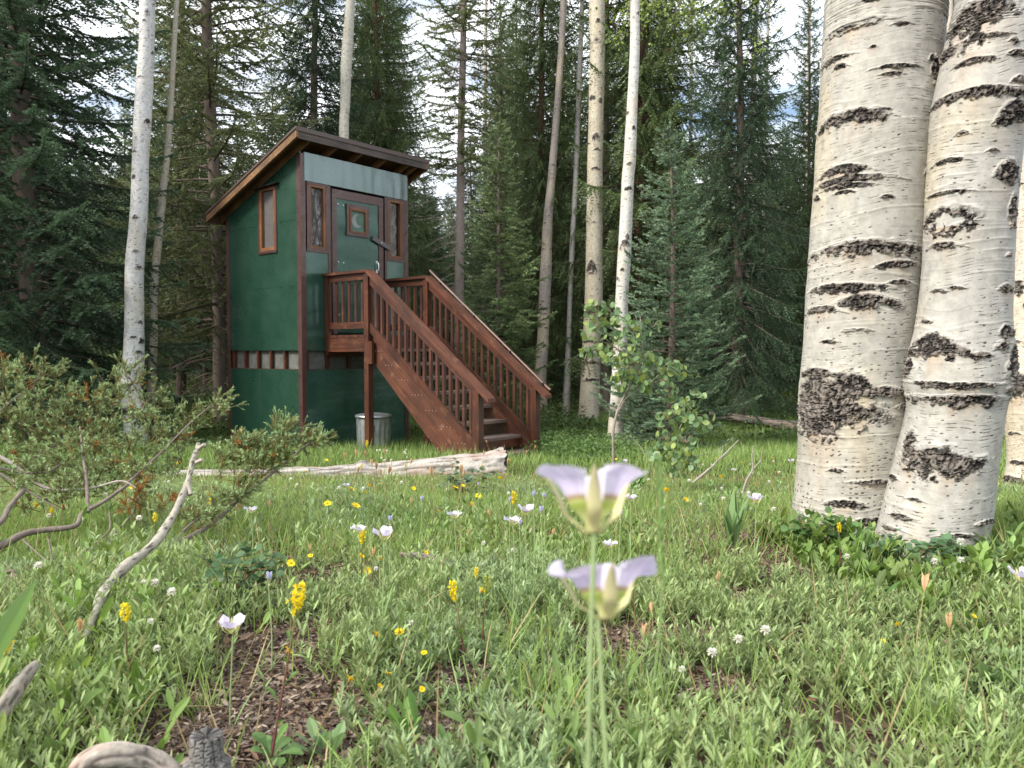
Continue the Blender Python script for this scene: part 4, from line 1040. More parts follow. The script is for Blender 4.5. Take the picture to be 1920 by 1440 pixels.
def sprigs(mb, x, y, h0, h1, nleaf, ll, lw, colr, prof, fold, spread=.9):
    n = len(x); z = gz(x, y); pn = fbm(x * 2.6, y * 2.6, seed=61, octv=3); pc = sstep(.38, .62, fbm(x * 1.7 + 9, y * 1.7, seed=66, octv=3))[:, None]; H = RG.uniform(h0, h1, n) * (.45 + 1.25 * sstep(.3, .7, pn))
    lean = RG.normal(0, .28, (n, 2)); axis_ = unit(np.concatenate([lean, np.ones((n, 1))], 1))
    base = np.stack([x, y, z - .005], 1)
    cs = tint(n, colr, .32, .25); cs = cs * (1 + pc * np.array([(.02, .0, -.16)])) * (.78 + .34 * pn[:, None])
    leaves(mb, base, axis_, H, .003, cs * .8, 0.05, PROF_LO, None)
    P, Dv, C_, LL = [], [], [], []
    for j in range(nleaf):
        t = RG.uniform(.12, 1.0, n); a = j * 2.4 + RG.uniform(0, 6.28, n)
        o = np.stack([np.cos(a), np.sin(a), RG.uniform(.3, 1.5, n)], 1)
        P.append(base + axis_ * (t * H)[:, None]); Dv.append(unit(o) * spread + axis_ * .35); C_.append(cs * RG.uniform(.8, 1.25, (n, 1))); LL.append(ll * RG.uniform(.6, 1.25, n))
    P = np.concatenate(P); Dv = np.concatenate(Dv); C_ = np.concatenate(C_); LL = np.concatenate(LL)
    leaves(mb, P, Dv, LL, LL * lw, C_, RG.uniform(-.1, .35, len(P)), prof, fold, twist=RG.normal(0, .5, len(P)))
def blades(mb, x, y, h0, h1, w, colr, prof=PROF_GRASS, lean=.35, yel=.3, fold=None):
    n = len(x); z = gz(x, y)
    Dv = unit(np.stack([RG.normal(0, lean, n), RG.normal(0, lean, n), np.ones(n)], 1)); H = RG.uniform(h0, h1, n)
    leaves(mb, np.stack([x, y, z - .01], 1), Dv, H, w, tint(n, colr, .3, yel), RG.uniform(0, .45, n), prof, fold, twist=RG.uniform(-1.5, 1.5, n))
# leafy ground cover, near
mb = MB()
x, y = wedge(13500, .55, 2.8); k = (RG.uniform(0, 1, len(x)) < cover(x, y, lo=.22, hi=.42)) & ~solid(x, y); x, y = x[k], y[k]
sprigs(mb, x, y, .03, .085, 15, .025, .19, C_SILV, PROF_LANCE, .25)
x, y = wedge(10000, 2.6, 6.5, .8); k = (RG.uniform(0, 1, len(x)) < cover(x, y, lo=.32, hi=.48)) & ~solid(x, y); x, y = x[k], y[k]
sprigs(mb, x, y, .04, .11, 9, .034, .24, C_SILV, PROF_LO, None)
tag(mb.build('leafy_ground_cover', M_leaf), 'low silvery green leafy ground cover over the foreground soil', 'ground cover', kind='stuff')
# broader mid green leaves in patches
mb = MB()
x, y = wedge(3600, .55, 4.5); k = (RG.uniform(0, 1, len(x)) < .95 * sstep(.50, .60, fbm(x * 1.3, y * 1.3, seed=71, octv=3)) * (.06 + cover(x, y))) & ~solid(x, y); x, y = x[k], y[k]
sprigs(mb, x, y, .05, .14, 8, .042, .30, C_MID, PROF_OVAL, .2)
# dark leafy tangle at the foot of the two big aspens
tx = RG.uniform(1.0, 2.35, 1500); ty = 2.45 + RG.uniform(0, 1, 1500) * .8 + .0 * tx
k = (RG.uniform(0, 1, 1500) < sstep(.48, .62, fbm(tx * 3, ty * 3, seed=75, octv=3)) * .5 + .03) & ~solid(tx, ty)
sprigs(mb, tx[k], ty[k], .04, .12, 9, .05, .38, C_DEEP, PROF_OVAL, .15)
tag(mb.build('broadleaf_herbs', M_leaf), 'broader dark green herb leaves in patches, thickest below the big aspens', 'herbs', kind='stuff')
# grass
mb = MB()
x, y = wedge(9500, .55, 3.0); k = (RG.uniform(0, 1, len(x)) < .25 + .75 * cover(x, y, 90, 1.1)) & ~solid(x, y)
for bx, by, r in bares[:-2]: k &= (np.hypot(x - bx, y - by) > r * .9) | (RG.uniform(0, 1, len(x)) < .12)
blades(mb, x[k], y[k], .05, .17, .0028, C_GRASS, lean=.45)
# tufts
tx, ty = wedge(230, .7, 4.0); m_ = 38
kk_ = RG.uniform(0, 1, len(tx)) < cover(tx, ty, 90, 1.1) + .1; tx, ty = tx[kk_], ty[kk_]
x = np.repeat(tx, m_) + RG.normal(0, .022, len(tx) * m_); y = np.repeat(ty, m_) + RG.normal(0, .022, len(tx) * m_); k = ~solid(x, y)
blades(mb, x[k], y[k], .07, .20, .0026, C_GRASS, lean=.35)
x, y = wedge(120000, 2.8, 7.5, .8); k = (RG.uniform(0, 1, len(x)) < .30 + .7 * cover(x, y, 90, 1.1)) & ~solid(x, y)
yy = y[k]; f_ = yy > 5.2; blades(mb, x[k][~f_], yy[~f_], .06, .19, .0036, C_GRASS); blades(mb, x[k][f_], yy[f_], .05, .12, .0055, C_GRASS)
x, y = wedge(170000, 7.0, 17, .6, k=.8); k = ~solid(x, y)
for bx, by, r in bares[-2:]: k &= (np.hypot(x - bx, (y - by) * 1.4) > r) | (RG.uniform(0, 1, len(x)) < .1)
x, y = x[k], y[k]; h_ = (.8 + .8 * fbm(x * .9, y * .9, seed=12, octv=3)) * (.52 + .55 * sstep(8.3, 9.3, y))
n = len(x); Dv = unit(np.stack([RG.normal(0, .3, n), RG.normal(0, .3, n), np.ones(n)], 1))
leaves(mb, np.stack([x, y, gz(x, y) - .01], 1), Dv, RG.uniform(.06, .19, n) * h_, .008, tint(n, (.225, .335, .105), .35, .25), RG.uniform(0, .4, n), PROF_LO, None, twist=RG.uniform(-1.5, 1.5, n))
x, y = wedge(9000, .6, 8, .9); k = ~solid(x, y)
blades(mb, x[k], y[k], .07, .24, .003, (.34, .27, .14), lean=.5, yel=0)
tag(mb.build('grass', M_leaf), 'fine green grass growing across the clearing', 'grass', kind='stuff')
# undergrowth along the edge of the woods
mb = MB()
def bushy(cx_, cy_, rad, h, nl_, size, colr):
    n = nl_; a = RG.uniform(0, 6.283, n); rr_ = rad * np.sqrt(RG.uniform(0, 1, n)); x = cx_ + np.cos(a) * rr_; y = cy_ + np.sin(a) * rr_
    z = gz(x, y) + RG.uniform(0, 1, n) * h * np.sqrt(np.clip(1 - (rr_ / rad) ** 2, 0.05, 1))
    Dv = unit(np.stack([np.cos(a) * .6, np.sin(a) * .6, RG.uniform(-.2, 1, n)], 1) + RG.normal(0, .5, (n, 3)))
    leaves(mb, np.stack([x, y, z], 1), Dv, size * RG.uniform(.6, 1.3, n), size * .5, tint(n, colr, .35, .12), .2, PROF_LO, None, twist=RG.uniform(-1, 1, n))
for i in range(520):
    y = RG.uniform(12.5, 30); x = RG.uniform(-.92, .92) * y
    if -4.6 < x < .3 and y < 13.8: continue
    if 1 < x < 3.5 and y < 12: continue
    s_ = RG.uniform(.5, 1.0)
    bushy(x, y, .55 * s_ * (1 + y / 40), (.35 if y < 15 else .6) * s_, 200, .065 + y * .0016, (.12, .19, .06) if RG.uniform() < .6 else (.085, .14, .05))
for i in range(60):
    y = RG.uniform(7.5, 12.5); x = -.45 * y - RG.uniform(0, .28) * y
    bushy(x, y, .45, .28, 220, .05, (.12, .20, .065))
for i in range(30):
    y = RG.uniform(9.5, 13); x = RG.uniform(.2, 1.5)
    bushy(x, y, .4, .30, 260, .05, (.11, .19, .06))
tag(mb.build('undergrowth', M_leaf), 'shaggy green undergrowth along the shaded edge of the woods', 'undergrowth', kind='stuff')
# twigs and dead leaves on the soil
mb = MB()
x, y = wedge(9000, .55, 4.2, .6); n = len(x); a = RG.uniform(0, 6.283, n)
Dv = np.stack([np.cos(a), np.sin(a), RG.normal(.05, .12, n)], 1)
browns = np.array([(.12, .075, .05), (.20, .14, .10), (.07, .045, .032), (.26, .20, .15), (.16, .09, .055)])[RG.integers(0, 5, n)]
leaves(mb, np.stack([x, y, gz(x, y) + RG.uniform(.0, .012, n)], 1), Dv, RG.uniform(.012, .05, n), RG.uniform(.003, .014, n), browns, .0, PROF_LANCE, .3, twist=RG.normal(0, .5, n))
for bx, by, r in bares[:-2]:
    n = int(2600 * min(r, .2) / .15); x = bx + RG.normal(0, r * .75, n); y = by + RG.normal(0, r * .75, n); k = ~solid(x, y); x, y = x[k], y[k]; n = len(x); a = RG.uniform(0, 6.283, n)
    pal = np.array([(.15, .11, .085), (.24, .19, .15), (.08, .06, .05), (.33, .27, .22), (.19, .12, .085), (.11, .085, .07)])[RG.integers(0, 6, n)]
    leaves(mb, np.stack([x, y, gz(x, y) + RG.uniform(.0, .012, n)], 1), np.stack([np.cos(a), np.sin(a), RG.normal(.1, .25, n)], 1), RG.uniform(.005, .028, n), RG.uniform(.002, .008, n), pal, .0, PROF_LANCE, .4, twist=RG.normal(0, .8, n))
for i in range(420):
    yy = RG.uniform(.8, 4.0); xx = RG.uniform(-.7, .7) * yy; a = RG.uniform(0, 3.14); L = RG.uniform(.04, .16); z = G(xx, yy) + .006
    tube(mb, [(xx, yy, z), (xx + math.cos(a) * L * .5, yy + math.sin(a) * L * .5, z + RG.uniform(0, .01)), (xx + math.cos(a + .3) * L, yy + math.sin(a + .3) * L, z)], RG.uniform(.0012, .003), 4, tuple(np.array((.17, .13, .10)) * RG.uniform(.5, 1.5)), cap=False)
tag(mb.build('leaf_litter', M_dry), 'brown twigs and dead leaves scattered over the bare soil', 'leaf litter', kind='stuff')
# earth clods
mb = MB()
ico = np.array([(0, 0, 1), (.89, 0, .45), (.28, .85, .45), (-.72, .53, .45), (-.72, -.53, .45), (.28, -.85, .45), (.72, .53, -.45), (-.28, .85, -.45), (-.89, 0, -.45), (-.28, -.85, -.45), (.72, -.53, -.45), (0, 0, -1)])
icf = np.array([(0, 1, 2), (0, 2, 3), (0, 3, 4), (0, 4, 5), (0, 5, 1), (1, 6, 2), (2, 7, 3), (3, 8, 4), (4, 9, 5), (5, 10, 1), (6, 7, 2), (7, 8, 3), (8, 9, 4), (9, 10, 5), (10, 6, 1), (11, 7, 6), (11, 8, 7), (11, 9, 8), (11, 10, 9), (11, 6, 10)])
for bx, by, r in bares:
    for i in range(150 if by < 6 else 420):
        xx, yy = bx + RG.normal(0, r * .8), by + RG.normal(0, r * .8); s_ = RG.uniform(.0015, .007) * (1 if by < 6 else 3)
        if solid(np.array([xx]), np.array([yy]))[0]: continue
        mb.add(ico * s_ * RG.uniform(.5, 1.3, (12, 3)) + np.array([xx, yy, G(xx, yy) + s_ * .3]), icf, tuple(np.array((.16, .105, .075)) * RG.uniform(.35, 1.5)))
tag(mb.build('soil_clods', M_bark, smooth=True), 'crumbly brown clods of soil on the bare patches', 'soil', kind='stuff')
# ================================================================== FALLEN WOOD
def log_mesh(name, label, path, rad, colr, crack=1.0, n=40, seed=1, ragged=0.0, group=None, knots=()):
    """path: world points; a weathered grey trunk with long cracks"""
    P = spline(path, 150); m_ = len(P)
    r = np.interp(np.linspace(0, 1, m_), np.linspace(0, 1, len(rad)), rad)
    t = np.gradient(P, axis=0); t = unit(t); upv = np.array([0, 0, 1.0]); s_ = unit(np.cross(t, upv)); w = np.cross(s_, t)
    a = np.arange(n) / n * 2 * np.pi
    A, I = np.meshgrid(a, np.arange(m_)); Ls = np.concatenate([[0], np.cumsum(np.linalg.norm(np.diff(P, axis=0), axis=1))])[I]
    ca, sa = np.cos(A), np.sin(A)
    Ls = Ls * max(1.0, .12 / float(np.mean(rad))) ** .85
    big = fbm(ca * 1.2 + seed, sa * 1.2, Ls * 4, seed, 3) - .5
    cr_ = fbm(ca * 6 + seed, sa * 6, Ls * 3.0, seed + 4, 4); crk = sstep(.0, .22, np.abs(cr_ - .5) * 2)
    fine = fbm(ca * 16, sa * 16, Ls * 8, seed + 8, 3)
    RR = r[:, None] * (1 + .22 * big - .10 * crack * (1 - crk)) + .0
    if ragged:
        e = np.exp(-(1 - I / (m_ - 1)) / .07); RR = RR * (1 + ragged * e * (fbm(ca * 5, sa * 5, Ls * 6, seed + 9, 3) - .25))
        P = P.copy()
    for (u, aa, hh, ww) in knots:
        d = ((I / (m_ - 1) - u) / ww) ** 2 + (((A - aa + np.pi) % (2 * np.pi) - np.pi) / .5) ** 2; RR = RR + hh * np.exp(-d)
    V = P[:, None] + s_[:, None] * (ca * RR)[..., None] + w[:, None] * (sa * RR)[..., None]
    if ragged:
        shift = (fbm(ca[-1] * 5, sa[-1] * 5, seed=seed + 3, octv=3) - .5) * .5
        for q in range(12): V[-1 - q] += t[-1] * (shift * (1 - q / 12) * ragged * .4)[:, None]
    base = np.array(colr)[None, None] * (.75 + .5 * fine[..., None]); pink = np.array((.36, .24, .19))
    base = base + (pink - base) * (sstep(.48, .7, fbm(ca * 2 + 9, sa * 2, Ls * 2, seed + 12, 3)) * .6)[..., None]
    base = base * (.25 + .75 * crk[..., None])
    for (u, aa, hh, ww) in knots:
        d = ((I / (m_ - 1) - u - ww * .5) / (ww * .6)) ** 2 + (((A - aa + np.pi) % (2 * np.pi) - np.pi) / .35) ** 2; base = base * (1 - .85 * np.exp(-d * 1.5))[..., None]
    mb = MB(); b = (np.arange(n) + 1) % n; a_ = np.arange(n)
    F = (np.arange(m_ - 1)[:, None, None] * n + np.stack([a_, b, b + n, a_ + n], 1)[None]).reshape(-1, 4)
    mb.add(V.reshape(-1, 3), F, base.reshape(-1, 3))
    for e, k in ((0, 1), (m_ - 1, -1)):
        rings = [V[e]]; cc = [base[e] * .6]
        for q in (.75, .5, .25, .02):
            rings.append(P[e] + (V[e] - P[e]) * q - t[e] * (-k) * -.0 + t[e] * k * (.02 + .05 * fbm(V[e][:, 0] * 30 * q, V[e][:, 2] * 30 * q, seed=3)[:, None]) * r[e] / .1)
            cc.append(base[e] * (.2 + .5 * fbm(V[e][:, 0] * 40 * q + q, V[e][:, 2] * 40, seed=5)[:, None]))
        F2 = (np.arange(4)[:, None, None] * n + np.stack([a_, b, b + n, a_ + n], 1)[None]).reshape(-1, 4)
        if k == 1: F2 = F2[:, ::-1]
        mb.add(np.concatenate(rings), F2, np.concatenate(cc))
    o = mb.build(name, M_log, smooth=True)
    return tag(o, label, 'log', group)
M_log = col_mat('weathered log', .85, 55, .5, .15)
def gp(px, py, D, lift=0.0): return at(px, py, D)
def onG(px, D, lift=0.0):
    p = at(px, 700, D); return (p.x, D, G(p.x, D) + lift)
def P3(px, py, D): p = at(px, py, D); return (p.x, p.y, p.z)
lg = log_mesh('fallen_log', 'long pale fallen log lying in the grass in front of the outhouse', [P3(-160, 930, 8.7), P3(60, 914, 8.6), P3(280, 900, 8.5), P3(450, 899, 8.45), P3(600, 896, 8.4), P3(740, 891, 8.35), P3(860, 884, 8.3), P3(950, 879, 8.3)],
              [.07, .085, .095, .11, .125, .145, .17, .19], (.40, .375, .35), n=56, seed=5, ragged=.55, knots=((.655, 1.3, .05, .014),))
log_mesh('fallen_log', 'grey mossy log in the grass at the edge of the dark woods', [P3(1330, 778, 14.6), P3(1400, 787, 14.3), P3(1480, 798, 14.0), P3(1560, 806, 13.8), P3(1640, 812, 13.6)], [.06, .085, .09, .10, .10], (.15, .14, .12), n=24, seed=8)
log_mesh('fallen_branch', 'curved bleached log lying at the bottom left edge beside the charred stump', [P3(130, 1475, .98), P3(165, 1432, 1.0), P3(225, 1418, 1.02), P3(290, 1432, 1.04), P3(350, 1470, 1.04)], [.013, .017, .0185, .017, .012], (.42, .37, .32), n=28, seed=9)
log_mesh('fallen_branch', 'mottled broken branch standing half buried in the leaves at lower left', [P3(-10, 1355, 1.22), P3(18, 1312, 1.26), P3(42, 1275, 1.30), P3(66, 1246, 1.34)], [.014, .0145, .013, .008], (.27, .25, .21), n=20, seed=10)
log_mesh('fallen_branch', 'short grey stick lying in the grass beyond the tallest yellow spikes', [P3(750, 1040, 2.75), P3(790, 1044, 2.72), P3(825, 1052, 2.68), P3(860, 1062, 2.64)], [.008, .014, .015, .008], (.22, .20, .18), n=14, seed=13)
log_mesh('fallen_branch', 'dark dead log lying low under the juniper at the left edge', [P3(-60, 1102, 2.5), P3(20, 1093, 2.5), P3(100, 1086, 2.52), P3(180, 1070, 2.6), P3(260, 1045, 2.75)], [.03, .028, .026, .018, .01], (.11, .09, .08), n=18, seed=14)
# charred stump
st_p = P3(388, 1440, 1.03)
mb = MB(); n = 180; rows_ = 110; a = np.arange(n) / n * 2 * np.pi; u_ = np.linspace(0, 1, rows_)
A_s, U_s = np.meshgrid(a, u_); w1 = (fbm(np.cos(A_s) * 4, np.sin(A_s) * 4, U_s * 6, 4, 3) - .5)
vk = np.exp(-((((A_s * 11 / 6.283 + w1 * .9) % 1) - .5) / .07) ** 2); lay = np.floor(U_s * 8 + w1 * .6 + np.floor(A_s * 11 / 6.283 + w1 * .9) * .37)
hk = np.exp(-((((U_s * 8 + w1 * .6 + np.floor(A_s * 11 / 6.283 + w1 * .9) * .37) % 1) - .5) / .09) ** 2) * .8
crk_ = np.maximum(vk, hk); r_s = .031 - .0075 * sstep(.50, .54, U_s + w1 * .06) - .003 * U_s
r_s = r_s * (1 + .10 * w1) - .0022 * crk_
z_s = -.03 + .075 * U_s + .008 * sstep(.85, 1, U_s) * (fbm(np.cos(A_s) * 3, np.sin(A_s) * 3, seed=2) - .5)
Vs = np.stack([r_s * np.cos(A_s), r_s * np.sin(A_s), z_s], -1).reshape(-1, 3)
Cs = (np.array((.20, .19, .185))[None, None] * (.45 + 1.0 * fbm(np.cos(A_s) * 9, np.sin(A_s) * 9, U_s * 50, 6, 3))[..., None] * (1 - .9 * crk_[..., None])).reshape(-1, 3)
for q_ in (.7, .4, .02): Vs = np.concatenate([Vs, Vs[(rows_ - 1) * n:rows_ * n] * (q_, q_, 1) + (0, 0, -.003 * (1 - q_))]); Cs = np.concatenate([Cs, Cs[(rows_ - 1) * n:rows_ * n] * .5])
rows_ += 2
mb.add(Vs + np.array(st_p), (np.arange(rows_)[:, None, None] * n + np.stack([np.arange(n), (np.arange(n) + 1) % n, (np.arange(n) + 1) % n + n, np.arange(n) + n], 1)[None]).reshape(-1, 4), Cs)
tag(mb.build('burnt_stump', M_log, smooth=True), 'small charred grey stump with cracked sides on the bare soil at the bottom edge', 'stump')
# leaning aspen stick
t = thing('dead_branch', 'speckled dead aspen branch rising out of the grass with a knobbed top', 'branch')
ctrl_ = [P3(150, 1215, 1.75), P3(178, 1150, 1.9), P3(196, 1108, 2.0), P3(232, 1065, 2.15), P3(290, 1018, 2.3), P3(325, 965, 2.45), P3(348, 915, 2.55), P3(362, 865, 2.62), P3(373, 832, 2.66)]
mb = MB(); P = spline(ctrl_, 90); u = np.linspace(0, 1, 90); rad_ = np.interp(u, [0, .15, .35, .6, .8, .95, 1], [.005, .012, .0145, .0125, .0095, .009, .0095]) * (1 + .12 * np.sin(u * 37)) 
sp = vnoise(np.repeat(u, 16).reshape(90, 16) * 90, np.tile(np.arange(16), (90, 1)) * .9, seed=5)
tube(mb, P, rad_, 16, np.tile((.36, .335, .28), (90, 1)) * (.8 + .3 * vnoise(u * 30, u * 0, seed=2))[:, None])
c_ = mb.C[0].reshape(90, 16, 3); c_ *= np.where(sp[..., None] > .74, .18, 1.0); mb.C[0] = c_.reshape(-1, 3).astype(np.float32)
mb.build('limb', M_log, t, smooth=True)
for (a, b, r) in ((P3(371, 842, 2.65), P3(384, 833, 2.62), .006), (P3(366, 868, 2.62), P3(380, 862, 2.6), .006), (P3(350, 905, 2.56), P3(357, 928, 2.54), .009)):
    mb = MB(); tube(mb, [a, b], [r * 1.2, r], 8, (.40, .36, .30)); mb.build('knob', M_log, t, smooth=True)

# ================================================================== JUNIPER
M_jun = leaf_mat('juniper needles', .2, .5, .3)
ju = thing('juniper_bush', 'spreading juniper at left with green tips, rusty dead sprays and bare grey stems', 'bush')
wood = MB()
def stem(pts, r0, r1, c_=(.20, .165, .145), n=8, k=40):
    P = spline([P3(*q) for q in pts], k); tube(wood, P, np.linspace(r0, r1, k), n, c_, wob=.15, seed=int(pts[0][0]) % 7)
stem([(-60, 1030, 2.9), (0, 1024, 2.95), (40, 1003, 3.0), (80, 994, 3.05), (140, 986, 3.1), (155, 962, 3.15), (195, 940, 3.2), (240, 908, 3.3)], .016, .006)
stem([(-40, 1000, 2.9), (0, 980, 3.0), (18, 950, 3.1), (45, 918, 3.2)], .012, .008)
stem([(-20, 845, 3.4), (40, 880, 3.4), (85, 914, 3.4), (160, 917, 3.35), (225, 902, 3.3), (255, 915, 3.3)], .008, .003, (.40, .35, .33))
stem([(-20, 872, 3.3), (40, 886, 3.35), (90, 884, 3.4), (118, 866, 3.5)], .006, .003)
stem([(-30, 870, 3.2), (60, 925, 3.2), (110, 955, 3.2)], .005, .003)
stem([(200, 1070, 2.7), (250, 1035, 2.8), (300, 1030, 2.9), (350, 1010, 3.0), (400, 980, 3.2), (450, 935, 3.4), (520, 880, 3.55), (575, 835, 3.6), (606, 812, 3.6)], .015, .003)
stem([(330, 1010, 2.95), (355, 985, 3.0), (390, 960, 3.2), (430, 945, 3.3)], .005, .002)
stem([(165, 960, 3.15), (162, 900, 3.3), (155, 850, 3.5), (150, 800, 3.7)], .008, .004)
stem([(200, 1050, 2.9), (215, 1000, 3.1), (250, 960, 3.3), (260, 900, 3.4)], .005, .002)
stem([(40, 1010, 3.0), (100, 1060, 2.7), (140, 1062, 2.6)], .003, .0015); stem([(120, 1060, 2.6), (200, 1000, 2.9), (205, 960, 3.0)], .004, .002)
stem([(-20, 1075, 2.5), (60, 1068, 2.55), (110, 1062, 2.6), (160, 1045, 2.7)], .006, .003)
stem([(60, 860, 3.6), (110, 830, 3.8), (150, 790, 4.0), (215, 760, 4.1), (245, 720, 4.1)], .006, .002)
stem([(-30, 800, 3.6), (30, 745, 3.8), (60, 730, 3.9), (80, 690, 3.9)], .007, .002)
stem([(240, 905, 3.3), (300, 850, 3.7), (360, 790, 4.0), (415, 745, 4.2)], .006, .002)
for (a, b) in (((90, 1010), (110, 1100)), ((60, 1100), (140, 1075)), ((300, 1035), (360, 1030)), ((250, 1040), (220, 1080))):
    stem([(a[0], a[1], 2.7), (b[0], b[1], 2.6)], .003, .001, k=6)
rgj = np.random.default_rng(5)
JP, JD, JC, JL = [], [], [], []
def spray(c, rx, rz, ry, n, out=(0, 0, 1), rust=0.1, L=(.06, .16)):
    c = (c[0], c[1] + 14, c[2]); c = np.array(P3(*c)); k = c[1] / FPX
    for i in range(n):
        q = np.clip(rgj.normal(0, .5, 3), -.9, .9) * (rx * k, ry, rz * k); p = c + q
        p[2] = max(p[2], G(p[0], p[1]) + .02)
        d = unit(q * (1, .5, 1) / max(rx * k, .01) * .5 + np.array(out) + rgj.normal(0, .45, 3)); l_ = rgj.uniform(*L)
        if i % 3 == 0: tube(wood, [p - d * l_ * .7, p + d * l_ * .8], [.0022, .001], 3, (.22, .13, .07), cap=False)
        old = rgj.random() < rust
        nt = 5
        for j in range(nt):
            dd = unit(d + rgj.normal(0, .42, 3)) if j else d; m_ = int(l_ * (1 if j == 0 else .55) / .0055); u = np.linspace(.02, 1, m_)
            b0 = p + d * (l_ * rgj.uniform(.0, .7) if j else 0)
            pts = b0 + dd * (u * l_ * (1 if j == 0 else .55))[:, None]
            JP.append(pts); JD.append(np.tile(dd, (m_, 1)))
            g = np.array((.20, .23, .09)) * rgj.uniform(.6, 1.2); tip = np.array((.36, .50, .24))
            cc = g + (tip - g) * (sstep(.45, 1, u) * rgj.uniform(.5, 1))[:, None]
            if old: cc = np.tile((.32, .16, .045), (m_, 1)) * rgj.uniform(.6, 1.2)
            elif rgj.random() < .15: cc = np.tile((.20, .17, .06), (m_, 1)) * rgj.uniform(.6, 1.1)
            JC.append(cc)
for c in [((30, 700, 3.9), 50, 40, .3), ((70, 690, 3.9), 30, 30, .2), ((20, 760, 3.8), 60, 45, .35), ((95, 745, 3.9), 50, 40, .3), ((30, 830, 3.6), 60, 40, .3), ((110, 810, 3.8), 60, 40, .35), ((150, 860, 3.6), 50, 40, .3), ((140, 760, 3.9), 35, 30, .25),
          ((165, 830, 3.6), 45, 40, .2), ((205, 790, 4.1), 50, 35, .3), ((230, 720, 4.1), 35, 40, .25), ((245, 690, 4.1), 15, 20, .1), ((260, 760, 4.1), 45, 30, .3), ((215, 850, 3.7), 50, 40, .3), ((270, 830, 3.8), 45, 35, .3), ((295, 790, 4.1), 40, 25, .25), ((60, 890, 3.4), 60, 25, .25),
          ((340, 815, 4.1), 45, 25, .25), ((380, 765, 4.2), 35, 22, .2), ((412, 745, 4.2), 18, 12, .1), ((300, 870, 3.8), 35, 25, .25), ((110, 920, 3.3), 60, 25, .2), ((170, 890, 3.4), 40, 30, .2), ((190, 745, 4.0), 25, 25, .2)]:
    spray(c[0], c[1], c[2], c[3], int(11 + c[1] * c[2] / 60), (0.15, -.1, .6), .02, (.035, .085))
for c in [((455, 905, 3.45), 24, 16, .12), ((420, 850, 3.5), 18, 16, .12), ((445, 822, 3.55), 18, 12, .10), ((490, 865, 3.55), 20, 16, .10), ((520, 845, 3.6), 20, 14, .10), ((530, 805, 3.62), 12, 14, .1), ((560, 822, 3.6), 20, 10, .1), ((590, 815, 3.6), 16, 8, .06), ((475, 830, 3.6), 16, 14, .1), ((525, 800, 3.62), 8, 10, .08), ((440, 920, 3.4), 24, 16, .12), ((385, 955, 3.2), 30, 18, .15)]:
    spray(c[0], c[1], c[2], c[3], int(10 + c[1] * c[2] / 24), (.35, -.1, .6), .06, (.04, .11))
for c in [((255, 925, 3.3), 25, 22, .12), ((250, 955, 3.25), 22, 18, .12), ((300, 950, 3.1), 25, 14, .12), ((330, 925, 3.2), 20, 12, .1), ((262, 862, 3.5), 14, 10, .08), ((170, 735, 3.95), 12, 10, .08), ((240, 890, 3.4), 18, 20, .1)]:
    spray(c[0], c[1], c[2], c[3], 8, (.1, 0, .3), .35, (.04, .1))
P = np.concatenate(JP); Dv = np.concatenate(JD); C_ = np.concatenate(JC); K = 4; n = len(P)
Pk, Dk = np.repeat(P, K, 0), np.repeat(Dv, K, 0); rv = rgj.normal(0, 1, (n * K, 3)); pe = unit(rv - Dk * (rv * Dk).sum(1, keepdims=True)); q = np.cross(Dk, pe)
ll = .013 * rgj.uniform(.7, 1.3, (n * K, 1)); V = np.stack([Pk - q * .0016, Pk + q * .0016, Pk + Dk * ll * .8 + pe * ll * .65], 1).reshape(-1, 3)
cm = MB(); cm.add(V, np.arange(len(V)).reshape(-1, 3), np.clip(np.repeat(np.repeat(C_, K, 0) * rgj.uniform(.75, 1.25, (n * K, 1)), 3, 0), 0, 1))
cm.build('foliage', M_jun, ju); wood.build('stems', M_bark, ju, smooth=True)
print('juniper pts', n)

# ================================================================== ASPEN SAPLINGS
M_round = leaf_mat('aspen leaves', .35, .45, .4)
def sapling(label, stems, clusters, seed, lsz=.05):
    t = thing('aspen_sapling', label, 'sapling'); rg = np.random.default_rng(seed)
    wd = MB()
    for pts, r0, r1 in stems:
        P = spline([P3(*q) for q in pts], 40); tube(wd, P, np.linspace(r0, r1, 40), 8, np.tile((.32, .28, .23), (40, 1)) * rg.uniform(.6, 1.2, (40, 1)))
    LP, LD = [], []
    for (c, rx, ry, n) in clusters:
        c0 = np.array(P3(*c)); k = c0[1] / FPX
        for i in range(int(n * 1.45)):
            q = rg.uniform(-1, 1, 3); q = q * np.array((rx * k, (rx * k) * .7, ry * k)) / max(1, np.linalg.norm(q)); p = c0 + q
            a = rg.uniform(0, 6.28); tw = np.array([math.cos(a), math.sin(a), rg.uniform(-.1, .5)])
            if i % 4 == 0: tube(wd, [c0 + q * .1, c0 + q * .6 + (0, 0, .02), p], [.003, .002, .001], 4, (.25, .20, .15), cap=False)
            LP.append(p); LD.append(tw * .5 + np.array([0, 0, -.75]) + rg.normal(0, .3, 3))
    LP = np.array(LP); LD = np.array(LD); n = len(LP)
    lf = MB(); sz = lsz * rg.uniform(.7, 1.15, n)
    cc = np.array((.165, .26, .125)) * rg.uniform(.65, 1.3, (n, 1)); yy = rg.uniform(0, 1, (n, 1)) ** 4; cc = cc * (1 - yy) + np.array((.36, .42, .12)) * yy
    leaves(lf, LP, LD, sz, sz * .98, cc, .0, PROF_ROUND, .08, twist=rg.uniform(-1.6, 1.6, n))
    lf.build('leaves', M_round, t); wd.build('stem', M_bark, t, smooth=True)
    return t
